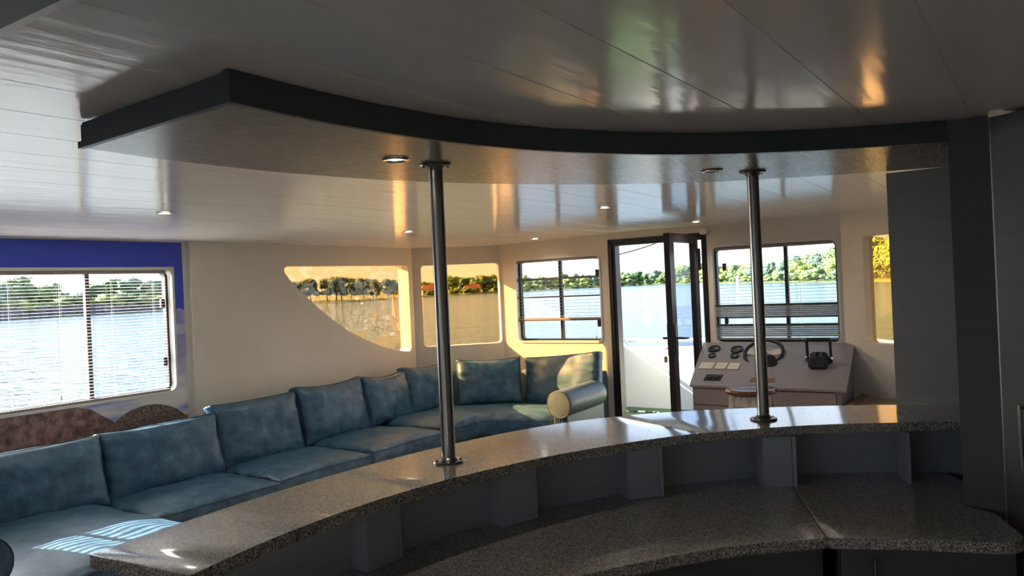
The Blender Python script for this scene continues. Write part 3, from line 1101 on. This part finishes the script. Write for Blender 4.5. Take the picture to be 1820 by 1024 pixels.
loopn = [cfS[0]] + cnS
obj('fascia', strip(offset(cnS, .010), .009, 2.0005, 2.055), 'fascia', cp, smooth=True)
obj('lip', strip(offset(cnS, .004), .007, 1.988, 2.004), 'fascia', cp, smooth=True)
obj('fascia_end', strip([(-1.928, 1.026), (-1.31, .990)], .009, 2.0005, 2.050), 'fascia', cp)
obj('lip', strip([(-1.940, 1.018), (-1.30, .982)], .007, 1.988, 2.004), 'fascia', cp)
obj('fascia', strip(offset(cfS, -.012), .009, 2.0005, 2.045), 'fascia', cp, smooth=True)

# end panel and tall cupboards at the right
ep = tag(obj('end_panel', bx((-.503, 3.44, BT+.0008), (-.16, 3.465, 1.989)), 'laminate_grey'), 'tall grey laminate panel standing on the right end of the bar top', 'panel')
fp = tag(obj('filler_panel', prism([(-.228, 2.766), (-.119, 2.766), (-.119, 2.79), (-.20, 2.79), (-.20, 3.9), (-.228, 3.9)], 0, 2.052), 'laminate_dark'), 'narrow dark upright panel between the bar end and the tall cupboard', 'panel')
tc_ = thing('tall_cupboard', 'tall dark grey cupboard at the right edge with a long steel handle', 'cupboard', (.1, 2.7, 0))
A = Vector((-.118, 2.762, 0)); dd = Vector((.87, -.49, 0)).normalized(); nn = Vector((-dd.y, dd.x, 0))
tm = frame_mtx(A, dd, nn, Vector((0, 0, 1)))
obj('carcass', bx((.03, .022, 0), (.62, .45, 2.05), tm), 'laminate_dark', tc_)
d3 = obj('cupboard_door', bx((.003, 0, .08), (.60, .019, 2.045), tm), 'laminate_dark', tc_)
obj('edge_strip', bx((.0, -.0004, .08), (.003, .0195, 2.045), tm), 'silver_edge', d3)
hA = A+dd*.072
bar_handle((hA.x, hA.y, 1.02), (hA.x, hA.y, 1.185), -nn, d3, .006, .032)


# ------------------------------------------------------------------ lights in the ceiling
def downlight(x, y, z, on, label, power):
    t = thing('downlight', label, 'ceiling light', (x, y, z), 0, 'small round recessed downlights')
    mt = Matrix.Translation((x, y, z)) @ Matrix.Scale(-1, 4, (0, 0, 1))
    bm = bmesh.new()
    lathe(bm, [(.024, .0005), (.037, .0008), (.040, .003), (.036, .0055), (.027, .0045), (.024, .001)], 28, mt)
    obj('trim_ring', bm, 'chrome' if z < 2.0 else 'frame_white', t, smooth=True)
    bm = bmesh.new()
    lathe(bm, [(0, .0022), (.012, .0020), (.0245, .0006), (0, .0004)], 24, mt)
    obj('lamp_lens', bm, 'lamp' if on else 'frame_white', t, smooth=True)
    if on:
        l = bpy.data.lights.new('downlight_lamp', 'SPOT')
        l.energy = power
        l.color = (1, .9, .76)
        l.spot_size = math.radians(150)
        l.spot_blend = .9
        l.shadow_soft_size = .02
        lo = bpy.data.objects.new('downlight_lamp', l)
        COL.objects.link(lo)
        lo.location = (x, y, z-.012)
        lo.parent = t
        lo.matrix_parent_inverse = t.matrix_world.inverted()


DL = 5.0
for x, y, lb in ((-3.489, 2.215, 'small downlight in the ceiling above the sofa, nearest the mural wall'), (-3.655, 4.156, 'tiny lit ceiling downlight just left of the left pole'),
                 (-3.604, 5.725, 'tiny lit downlight above the window left of the door'), (-2.098, 4.112, 'small lit downlight midway between the two poles'),
                 (-2.103, 5.579, 'tiny lit downlight above the open door')):
    downlight(x, y, ceil_h(x, y), True, lb, DL)
downlight(-1.549, 1.721, 1.990, True, 'bright lit downlight in the canopy beside the left pole', DL*.6)
downlight(-.972, 2.761, 1.990, False, 'unlit round downlight in the canopy beside the right pole', 0)

# ------------------------------------------------------------------ helm console
hc = thing('helm_console', 'grey helm console with sloping instrument panel under the front window', 'console', (-1.7, 5.7, 0))
zb0, zb1 = 1.079, .840
yb, yf_ = 6.0, 5.45
S_ = Vector((0, yf_-yb, zb1-zb0)).normalized()          # down the slope
Np = Vector((0, S_.z, -S_.y)).normalized()
if Np.z < 0:
    Np = -Np


def on_panel(x, y):
    return Vector((x, y, zb0+(zb1-zb0)*(y-yb)/(yf_-yb)))


bm = bmesh.new()
top = [on_panel(-2.262, 6.045), on_panel(-1.138, 6.045), on_panel(-1.088, 5.445), on_panel(-2.158, 5.445)]
a = [bm.verts.new(p) for p in top]; b = [bm.verts.new(p-Np*.018) for p in top]
bm.faces.new(a); bm.faces.new(b)
for k in range(4):
    bm.faces.new((a[k], a[(k+1) % 4], b[(k+1) % 4], b[k]))
ptop = obj('instrument_panel', bm, 'console', hc)
bm = bmesh.new()
ft = [(-2.15, 5.475), (-1.13, 5.475), (-1.155, 6.045), (-2.21, 6.045)]
A_ = [bm.verts.new((x, y, 0)) for x, y in ft]
B_ = [bm.verts.new(on_panel(x, y)-Np*.0185) for x, y in ft]
bm.faces.new(A_); bm.faces.new(B_)
for k in range(4):
    bm.faces.new((A_[k], A_[(k+1) % 4], B_[(k+1) % 4], B_[k]))
obj('body', bm, 'console_front', hc)
obj('drawer_front', bx((-2.14, 5.461, .70), (-1.16, 5.4745, .81)), 'console_front', hc)
obj('cupboard_door', bx((-2.14, 5.461, .08), (-1.655, 5.4745, .692)), 'console_front', hc)
obj('cupboard_door', bx((-1.645, 5.461, .08), (-1.16, 5.4745, .692)), 'console_front', hc)


def pmtx(x, y, lift=0):
    return frame_mtx(on_panel(x, y)+Np*lift, Vector((1, 0, 0)), -S_, Np)


for x, y, r in ((-2.135, 5.935, .050), (-1.955, 5.93, .050), (-2.12, 5.835, .031), (-1.945, 5.838, .034)):
    bm = bmesh.new()
    lathe(bm, [(0, .0005), (r, .0005), (r*1.0, .010), (r*.93, .015), (r*.82, .014), (r*.80, .009)], 28, pmtx(x, y))
    gg = obj('gauge', bm, 'black', hc, smooth=True)
    bm = bmesh.new()
    lathe(bm, [(0, .0095), (r*.8, .0095), (r*.8, .0085), (0, .0085)], 24, pmtx(x, y))
    obj('gauge_dial', bm, 'dial', gg)
    bm = bmesh.new()
    box(bm, (-.002, -.002, .0096), (r*.55, .002, .0105), pmtx(x, y) @ Matrix.Rotation(.5+x*3, 4, 'Z'))
    obj('gauge_needle', bm, 'plate', gg)
for x, w_, n in ((-2.115, .105, 3), (-2.003, .082, 1), (-1.908, .082, 1)):
    pl = obj('switch_plate', bx((-w_/2, -.045, .0005), (w_/2, .045, .008), pmtx(x, 5.70), .002), 'plate', hc)
    for i in range(n):
        cx_ = (i-(n-1)/2)*.03
        obj('rocker_switch', bx((cx_-.008, -.013, .0082), (cx_+.008, .013, .012), pmtx(x, 5.70), .001), 'frame_white', pl)
pl = obj('socket_panel', bx((-.062, -.040, .0005), (.062, .040, .007), pmtx(-2.012, 5.545), .002), 'black', hc)
for sx in (-.026, .026):
    bm = bmesh.new()
    lathe(bm, [(0, .007), (.018, .007), (.019, .014), (.013, .018), (0, .018)], 18, pmtx(-2.012+sx, 5.545))
    obj('socket_cap', bm, 'black_soft', pl, smooth=True)
bm = bmesh.new()
box(bm, (-.085, -.028, .0005), (.085, .028, .003), pmtx(-1.655, 5.535))
obj('name_plate', bm, 'brown', hc)

# steering wheel
WC = Vector((-1.735, 5.86, 1.035))
wdir = Vector((0, -.62, .78)).normalized()                # wheel axis, leaning to the helmsman
X_ = Vector((1, 0, 0)); Y_ = wdir.cross(X_).normalized()
wm = frame_mtx(WC, X_, Y_, wdir)
sw_ = thing('steering_wheel', 'black three-spoke steering wheel on the helm console', 'steering wheel', tuple(on_panel(-1.70, 5.78)))
bm = bmesh.new()
tube(bm, [wm @ Vector((.138*math.cos(2*PI*i/48), .138*math.sin(2*PI*i/48), 0)) for i in range(48)], .0135, 12, closed=True)
obj('rim', bm, 'black_soft', sw_, smooth=True)
bm = bmesh.new()
for a in (12, 168, 270):
    ca, sa = math.cos(math.radians(a)), math.sin(math.radians(a))
    d = Vector((ca, sa, 0)); s = Vector((-sa, ca, 0))
    q = [(.030, -.024, -.012), (.130, -.034, 0), (.130, .034, 0), (.030, .024, -.012)]
    va = [bm.verts.new(wm @ (d*r_+s*w2+Vector((0, 0, z)))) for r_, w2, z in q]
    vb = [bm.verts.new(wm @ (d*r_+s*w2+Vector((0, 0, z-.004)))) for r_, w2, z in q]
    bm.faces.new(va); bm.faces.new(vb)
    for k in range(4):
        bm.faces.new((va[k], va[(k+1) % 4], vb[(k+1) % 4], vb[k]))
lathe(bm, [(0, -.008), (.045, -.008), (.045, -.016), (0, -.016)], 24, wm)
obj('spokes', bm, 'spoke', sw_)
bm = bmesh.new()
lathe(bm, [(0, .008), (.018, .006), (.026, -.002), (.027, -.014), (0, -.014)], 24, wm)
obj('hub_cap', bm, 'black', sw_, smooth=True)
bm = bmesh.new()
base = on_panel(-1.655, 5.745)
tube(bm, [WC-wdir*.017, WC-wdir*.03, base+Np*.03, base+Np*.002], [.026, .030, .044, .050], 20)
obj('steering_column', bm, 'black', sw_, smooth=True)

# throttle
th = thing('throttle_control', 'black twin-lever throttle box at the right end of the helm console', 'throttle', tuple(on_panel(-1.30, 5.74)))
tx, ty = -1.315, 5.735
pm = pmtx(tx, ty) @ Matrix.Scale(.74, 4)
bm = bmesh.new()
lower = [(-.085, -.085, .001), (.085, -.085, .001), (.085, .085, .001), (-.085, .085, .001)]
upper = [(-.068, -.055, .115), (.068, -.055, .115), (.068, .05, .13), (-.068, .05, .13)]
mid = [(-.085, -.082, .06), (.085, -.082, .06), (.085, .082, .06), (-.085, .082, .06)]
R3 = [[bm.verts.new(pm @ Vector(p)) for p in q] for q in (lower, mid, upper)]
for A2, B2 in zip(R3, R3[1:]):
    for k in range(4):
        bm.faces.new((A2[k], A2[(k+1) % 4], B2[(k+1) % 4], B2[k]))
bm.faces.new(R3[0]); bm.faces.new(R3[2])
bmesh.ops.bevel(bm, geom=bm.edges[:], offset=.012, segments=3, affect='EDGES')
tb = obj('housing', bm, 'black', th, smooth=True)
for sx in (-.03, .03):
    bm = bmesh.new()
    for i in range(5):
        box(bm, (sx-.008, -.030+i*.016, .121+i*.0018), (sx+.008-(i % 2)*.006, -.0275+i*.016, .1235+i*.0018), pm)
    obj('scale_mark', bm, 'plate', tb)
for sx in (-1, 1):
    bm = bmesh.new()
    tube(bm, [pm @ Vector((sx*.088, .0, .055)), pm @ Vector((sx*.095, .02, .055))], .03, 20)
    obj('lever_hub', bm, 'chrome', th, smooth=True)
    bm = bmesh.new()
    box(bm, (sx*.105-.011, .0, .045), (sx*.105+.011, .030, .235), pm @ Matrix.Rotation(-.30, 4, 'X'))
    bmesh.ops.bevel(bm, geom=bm.edges[:], offset=.004, segments=2, affect='EDGES')
    obj('lever', bm, 'black_soft', th, smooth=True)
bm = bmesh.new()
mm_ = pm @ Matrix.Rotation(-.30, 4, 'X')
box(bm, (-.125, -.008, .222), (.125, .038, .262), mm_)
bmesh.ops.bevel(bm, geom=bm.edges[:], offset=.014, segments=3, affect='EDGES')
obj('grip', bm, 'black_soft', th, smooth=True)

# stool
st = thing('bar_stool', 'wooden stool with polished brown seat and whitewashed legs at the helm', 'stool', (-1.61, 5.13, 0))
bm = bmesh.new()
lathe(bm, [(0, .838), (.13, .838), (.158, .846), (.166, .860), (.160, .874), (.135, .879), (.08, .872), (0, .868)], 40, Matrix.Translation((-1.61, 5.13, 0)))
obj('seat', bm, 'stool_wood', st, smooth=True)
for sx in (-1, 1):
    for sy in (-1, 1):
        p0 = Vector((-1.61+sx*.16, 5.13+sy*.16, 0)); p1 = Vector((-1.61+sx*.095, 5.13+sy*.095, .838))
        bm = bmesh.new()
        d = 0.017
        A2 = [bm.verts.new(p0+Vector((a*d, b*d, 0))) for a, b in ((-1, -1), (1, -1), (1, 1), (-1, 1))]
        B2 = [bm.verts.new(p1+Vector((a*d, b*d, 0))) for a, b in ((-1, -1), (1, -1), (1, 1), (-1, 1))]
        bm.faces.new(A2); bm.faces.new(B2)
        for k in range(4):
            bm.faces.new((A2[k], A2[(k+1) % 4], B2[(k+1) % 4], B2[k]))
        obj('leg', bm, 'whitewash', st)
for z, k in ((.80, .098), (.30, .137)):
    h2 = .035 if z > .5 else .015
    for sgn in (-1, 1):
        obj('rail', bx((-1.61-k, 5.13+sgn*k-.008, z-h2), (-1.61+k, 5.13+sgn*k+.008, z+.03)), 'whitewash', st)
        obj('rail', bx((-1.61+sgn*k-.008, 5.13-k, z-h2), (-1.61+sgn*k+.008, 5.13+k, z+.03)), 'whitewash', st)

# bench right of the console
bn = thing('storage_bench', 'low boxed-in bench with brown edging beside the helm console', 'bench', (-.8, 5.3, 0))
obj('body', prism([(-1.08, 4.95), (.45, 4.85), (-.36, 5.42), (-1.08, 5.92)], 0, .70), 'wall', bn)
obj('bench_top', prism([(-1.04, 4.93), (.46, 4.83), (-.355, 5.43), (-1.04, 5.91)], .70, .735), 'bench_top', bn)
obj('edging', prism([(-1.082, 4.93), (-1.041, 4.93), (-1.041, 5.905), (-1.082, 5.932)], .70, .75), 'brown', bn)

# ------------------------------------------------------------------ foredeck
dk = tag(obj('foredeck', prism([(-5.2, 6.16), (-.3, 6.16), (-.3, 6.9), (-1.4, 8.3), (-4.05, 8.3), (-5.2, 7.15)], -.05, .12), 'white'), 'white foredeck outside the open door', 'deck')
tf = tag(obj('turf_mat', prism([(-4.95, 6.2), (-.7, 6.2), (-.7, 6.9), (-1.55, 8.08), (-3.98, 8.08), (-4.95, 7.15)], .1205, .20), 'turf'), 'green artificial turf mat on the foredeck', 'turf')
bl = thing('bulwark', 'white bulwark with a tube rail around the foredeck', 'bulwark', (-2.9, 8.2, .12))


def ribbon(path, half, z0, z1):
    return strip(path, half, z0, z1)


bpath = [(-5.1, 6.16), (-5.0, 7.2), (-4.0, 8.2), (-1.45, 8.2), (-.55, 7.2), (-.45, 6.2)]
obj('bulwark_wall', ribbon(bpath, .035, .121, .875), 'white', bl)
bm = bmesh.new()
tube(bm, [(x, y, .945) for x, y in bpath], .022, 12)
obj('rail', bm, 'white', bl, smooth=True)
for x, y in [(-5.0, 7.2), (-4.45, 7.75), (-4.0, 8.2)] + [(-3.95+.49*i, 8.2) for i in range(1, 6)] + [(-.55, 7.2)]:
    bm = bmesh.new()
    lathe(bm, [(0, 0), (.035, 0), (.036, .012), (.018, .02), (.018, .06), (0, .06)], 12, Matrix.Translation((x, y, .874)))
    obj('rail_post', bm, 'white', bl, smooth=True)


def dotted_rope():
    bm = bmesh.new()
    P = catmull([(-4.5, 7.1, 0.212), (-4.0, 7.62, 0.212), (-3.5, 7.75, 0.212), (-3.0, 7.55, 0.212), (-2.5, 7.7, 0.212)], 16)
    tube(bm, P, .009, 7)
    return bm


rm = M['rope_spotted'] = mat('white_black_flecked_rope', lin('#d8d6cc'), .8)
colramp(rm, tex(rm, scale=22, detail=0, stretch=(1, .3, 1)), [(.45, lin('#20242c')), (.5, lin('#e0ded6'))])
tag(obj('deck_rope', dotted_rope(), 'rope_spotted', smooth=True), 'white flecked rope lying on the green turf outside the door', 'rope')
bm = bmesh.new()
tube(bm, catmull([(-5.0, 7.0, 2.12), (-4.2, 7.0, 1.93), (-3.72, 7.0, 1.86), (-3.42, 7.0, 1.885), (-3.1, 7.0, 1.95), (-2.85, 7.0, 2.03), (-2.6, 7.0, 2.118)], 6), .006, 6)
tag(obj('hanging_rope', bm, 'rope_dark', smooth=True), 'thin dark rope sagging across the sky in the open doorway', 'rope')
bm = bmesh.new()
tube(bm, catmull([(-2.6, 7.0, 2.118), (-2.2, 7.0, 1.97), (-1.85, 7.0, 1.905), (-1.5, 7.0, 1.88), (-1.15, 7.0, 1.92), (-.85, 7.0, 2.0), (-.55, 7.0, 2.118)], 6), .006, 6)
tag(obj('hanging_rope', bm, 'rope_dark', smooth=True), 'thin dark rope sagging behind the helm window and right amber window', 'rope')
tag(obj('roof_overhang', prism([(-5.2, 6.16), (-.3, 6.16), (-.3, 7.05), (-5.2, 7.05)], 2.115, 2.17), 'white'), 'white roof edge over the foredeck that holds the ropes', 'roof')
tag(obj('cabin_roof', bx((-5.0, -2.7, 2.15), (.75, 6.15, 2.19)), 'white'), 'white flat roof over the whole cabin', 'roof')
tag(obj('hull', prism([(-4.95, -2.7), (.7, -2.7), (.7, 6.0), (-1.4, 8.1), (-3.9, 8.1), (-4.95, 7.0)], -1.3, -.07), 'white'), 'white boat hull below the cabin and foredeck', 'hull')

# ------------------------------------------------------------------ lake and shores
WZ = -1.0
bm = bmesh.new()
R0 = 2600
v = [bm.verts.new((R0*math.cos(2*PI*k/48), R0*math.sin(2*PI*k/48), WZ)) for k in range(48)]
bm.faces.new(v)
wat = tag(obj('lake_water', bm, 'water'), 'pale blue rippled lake water all around the boat', 'water', kind='stuff')


def polar(az, D):
    """az in degrees to port of the bow, D metres along the ground"""
    a = math.radians(az)
    return Vector((-math.sin(a)*D, math.cos(a)*D, 0))


SH = [(100, 150), (88, 170), (80, 195), (72, 240), (67, 262), (62, 285), (57.5, 305), (50, 300), (46.5, 295), (43, 350), (40.5, 430), (34.8, 480), (30.3, 570), (23.1, 640), (20.5, 560), (18.4, 430), (14.7, 320), (11.15, 250), (7.8, 200), (1.6, 150), (-12, 120), (-30, 110)]


def shore(az):
    for (a0, d0), (a1, d1) in zip(SH, SH[1:]):
        if a1 <= az <= a0:
            t = (a0-az)/(a0-a1)
            return d0+(d1-d0)*t
    return SH[0][1] if az > SH[0][0] else SH[-1][1]


def bank_mesh():
    bm = bmesh.new()
    prev = None
    n = 130
    for i in range(n+1):
        az = 100-130*i/n
        D = shore(az)*(1+.02*noise.noise(Vector((i*.9, 0, 0))))
        row = []
        for k, (dd_, z) in enumerate(((-1.5, WZ-.3), (0, WZ+.15), (6, WZ+.4), (25, WZ+.8), (90, WZ+1.6), (500, WZ+3))):
            p = polar(az, D+dd_)
            row.append(bm.verts.new((p.x, p.y, z+.3*noise.noise(Vector((i*.5, k, 1)))*(k > 0))))
        if prev:
            for k in range(len(row)-1):
                bm.faces.new((prev[k], row[k], row[k+1], prev[k+1]))
        prev = row
    return bm


tag(obj('lake_shore', bank_mesh(), 'grass', smooth=True), 'low grassy lake shore curving around the water', 'shore')


# tree prototypes: trunk and boughs plus thousands of leaf clumps
def tree_bm(seed, H, W, lobes, cards, csize, droop=0.0):
    rnd = random.Random(seed)
    bm = bmesh.new()
    tube(bm, [(0, 0, -.5), (.02*H, 0, H*.25), (.0, .02*H, H*.6)], [H*.022, H*.017, H*.008], 6)
    L = []
    for k in range(lobes):
        a = rnd.uniform(0, 2*PI)
        q = rnd.random()
        z = H*(.28+.58*q)
        rad = W*(.50-.33*abs(q-.35)**1.1)*rnd.uniform(.35, 1)
        c = Vector((math.cos(a)*rad*.8, math.sin(a)*rad*.8, z))
        r = W*rnd.uniform(.15, .25)
        L.append((c, r))
        tube(bm, [(0, 0, H*.3*rnd.uniform(.6, 1)), c], [H*.006, H*.002], 4)
    nf = len(bm.faces)
    for c, r in L:
        s = len(bm.verts)
        ret = bmesh.ops.create_icosphere(bm, subdivisions=2, radius=r*.82)
        for v_ in ret['verts']:
            d = v_.co.normalized()
            v_.co = c + Vector((v_.co.x, v_.co.y, v_.co.z*.8))*(1+.35*noise.noise(d*2.2+c))
    for k in range(cards):
        c, r = rnd.choice(L)
        d = Vector((rnd.gauss(0, 1), rnd.gauss(0, 1), rnd.gauss(.15, 1))).normalized()
        p = c + Vector((d.x, d.y, d.z*.85))*r*rnd.uniform(.75, 1.22)
        if droop:
            p.z -= droop*rnd.random()**2*H*.35
        u = Vector((rnd.gauss(0, 1), rnd.gauss(0, 1), rnd.gauss(0, .6))).normalized()
        w2 = d.cross(u).normalized()
        u = w2.cross(d).normalized()
        s1, s2 = csize*rnd.uniform(.5, 1.2), csize*rnd.uniform(.4, .9)*(1+droop*1.5)
        vs = [bm.verts.new(p+u*s1), bm.verts.new(p+w2*s2), bm.verts.new(p-u*s1*.8+d*s1*.3), bm.verts.new(p-w2*s2)]
        bm.faces.new(vs)
    for i, f_ in enumerate(bm.faces):
        f_.material_index = 0 if i < nf else 1
    return bm


protos = {}
for key, seed, H, W_, lob, cards, cs, lm, dr_ in (('round', 1, 10, 10, 22, 1500, .34, 'leaf_green', 0), ('dark', 2, 11, 9, 20, 1500, .34, 'leaf_dark', 0), ('olive', 3, 8, 9, 18, 1300, .30, 'leaf_olive', 0),
                                                  ('tall', 4, 15, 8, 24, 1600, .36, 'leaf_bluish', 0), ('bush', 5, 4, 6, 12, 900, .22, 'leaf_olive', 0), ('willow', 6, 12, 12, 24, 2600, .34, 'leaf_olive', .8),
                                                  ('round2', 7, 10, 11, 20, 1500, .34, 'leaf_bluish', 0), ('bushg', 8, 4, 6.5, 12, 900, .22, 'leaf_green', 0)):
    bm = tree_bm(seed, H, W_, lob, cards, cs, dr_)
    me = bpy.data.meshes.new('tree_' + key)
    bm.to_mesh(me); bm.free()
    me.materials.append(M['bark']); me.materials.append(M[lm])
    protos[key] = (me, H)


def tree(kind, az, D, h, sx=1.0, label=None, group=None, cat='tree', name='tree'):
    me, H = protos[kind]
    o = bpy.data.objects.new(name, me)
    COL.objects.link(o)
    p = polar(az, D)
    o.location = (p.x, p.y, WZ+.3+min(1.2, (D-shore(az))*.03))
    s = h/H
    o.scale = (s*sx, s*sx, s)
    o.rotation_euler = (0, 0, random.uniform(0, 6.28))
    tag(o, label, cat, group)
    return o


def prof(az, table):
    for (a0, h0), (a1, h1) in zip(table, table[1:]):
        if a1 <= az <= a0:
            return h0+(h1-h0)*(a0-az)/(a0-a1)
    return table[-1][1]


# tree-top heights above the eye, as tangent of the sight angle x 1000
TOP = [(100, 40), (70, 42), (67, 40), (65, 30), (62.5, 28), (59, 34), (56, 32), (50, 25), (46, 24), (43, 20), (41, 13), (37, 17), (34.8, 17), (30, 14), (25, 15), (22, 17), (19, 17), (17, 18), (15, 22), (12.5, 28), (10.5, 36), (8, 46), (6, 50), (0, 55), (-12, 60)]
rt = random.Random(11)


def grove(az0, az1, n, kinds, label, group, depth=(6, 40), hs=(.72, 1.06), sx=(.9, 1.25), first=None):
    for i in range(n):
        az = az0+(az1-az0)*(i+rt.uniform(.1, .9))/n
        D = shore(az)+rt.uniform(*depth)
        h = (prof(az, TOP)/1000*D + 1.6-WZ-1.0)*rt.uniform(*hs)
        tree(rt.choice(kinds), az, D, max(h, 2.5), rt.uniform(*sx), label, group)


grove(80, 51, 34, ['round', 'dark', 'olive', 'round2', 'tall'], 'leafy tree on the near left shore behind the blinds', 'trees on the left shore', depth=(12, 45))
grove(80, 51, 30, ['bush', 'bushg', 'olive'], 'low yellow-green bush along the left shore', 'bushes on the left shore', depth=(5, 12), hs=(.32, .55), sx=(1.1, 1.5))
grove(51, 42, 14, ['dark', 'round', 'dark'], 'dark tree on the shore seen through the curved amber window', 'trees behind the curved amber window', depth=(5, 35), hs=(.8, 1.05))
grove(42, 34.5, 14, ['bushg', 'bush'], 'low bush on the shore seen through the square amber window', 'bushes behind the square amber window', depth=(1, 8), hs=(.22, .4), sx=(1.0, 1.4))
grove(34.5, 11, 46, ['bushg', 'bush', 'bushg'], 'low bush along the waterline of the far shore', 'bushes on the far shore', depth=(0, 5), hs=(.25, .45), sx=(1.2, 1.8))
grove(42, 34.5, 26, ['round', 'dark', 'olive'], 'tree on the shore seen through the square amber window', 'trees behind the square amber window', depth=(14, 60), hs=(.6, 1.1))
grove(34.5, 19, 60, ['round', 'round2', 'dark', 'olive', 'round'], 'distant green tree on the far shore across the water', 'trees on the far shore', depth=(4, 60), hs=(.6, 1.08))
grove(20, 11, 34, ['round', 'olive', 'round', 'round2'], 'bright green tree on the right shore behind the helm window', 'trees behind the helm window', depth=(4, 45), hs=(.55, 1.05))
grove(11, -9, 28, ['willow', 'willow', 'dark', 'olive'], 'tall willow on the right shore behind the amber window', 'willows on the right shore', depth=(2, 25), hs=(.6, 1.05))


def reeds():
    bm = bmesh.new()
    r = random.Random(3)
    for i in range(5200):
        az = 84-33.5*r.random()
        D = shore(az)+r.uniform(-.5, 4.5)
        p = polar(az, D)
        h = r.uniform(1.6, 3.4)
        a = r.uniform(-.5, .5)+math.radians(az)
        s = Vector((math.cos(a), math.sin(a), 0))*r.uniform(.15, .4)
        b_ = Vector((p.x, p.y, WZ))
        tp = b_+Vector((r.uniform(-.3, .3), r.uniform(-.3, .3), h))
        bm.faces.new([bm.verts.new(b_-s), bm.verts.new(b_+s), bm.verts.new(tp+s*.35), bm.verts.new(tp-s*.35)])
    return bm


tag(obj('reed_bed', reeds(), 'reed', recalc=False), 'grey brown reeds growing along the left shore', 'reeds', kind='stuff')


def house(az, D, w_, d_, h_, wallm, roofm, label):
    p = polar(az, D)
    z = WZ+1.0
    t = thing('lake_house', label, 'house', (p.x, p.y, z), math.radians(az+8))
    mw = t.matrix_world
    o = obj('walls', bx((-w_/2, -d_/2, -.6), (w_/2, d_/2, h_), mw), wallm, t)
    bm = bmesh.new()
    q = [(-w_/2-.4, -d_/2-.5, h_), (w_/2+.4, -d_/2-.5, h_), (w_/2+.4, d_/2+.5, h_), (-w_/2-.4, d_/2+.5, h_), (-w_/2+1, 0, h_*1.75), (w_/2-1, 0, h_*1.75)]
    v_ = [bm.verts.new(mw @ Vector(x)) for x in q]
    for f_ in ((0, 1, 5, 4), (2, 3, 4, 5), (1, 2, 5), (3, 0, 4), (0, 3, 2, 1)):
        bm.faces.new([v_[i] for i in f_])
    obj('roof', bm, roofm, t)
    for k in (-.3, 0, .3):
        obj('house_window', bx((w_*k-.6, -d_/2-.05, 1), (w_*k+.6, -d_/2+.02, 2.3), mw), 'dark_glass', t)


house(40.1, 446, 7, 5, 3.2, 'house_wall', 'roof', 'pale orange house on the shore in the square amber window, left one')
house(36.9, 474, 10, 6, 2.8, 'house_wall', 'roof', 'wide orange-roofed house on the shore in the square amber window')
house(17.6, 415, 7, 5, 1.8, 'house_white', 'house_white', 'small white boathouse on the shore behind the helm window')
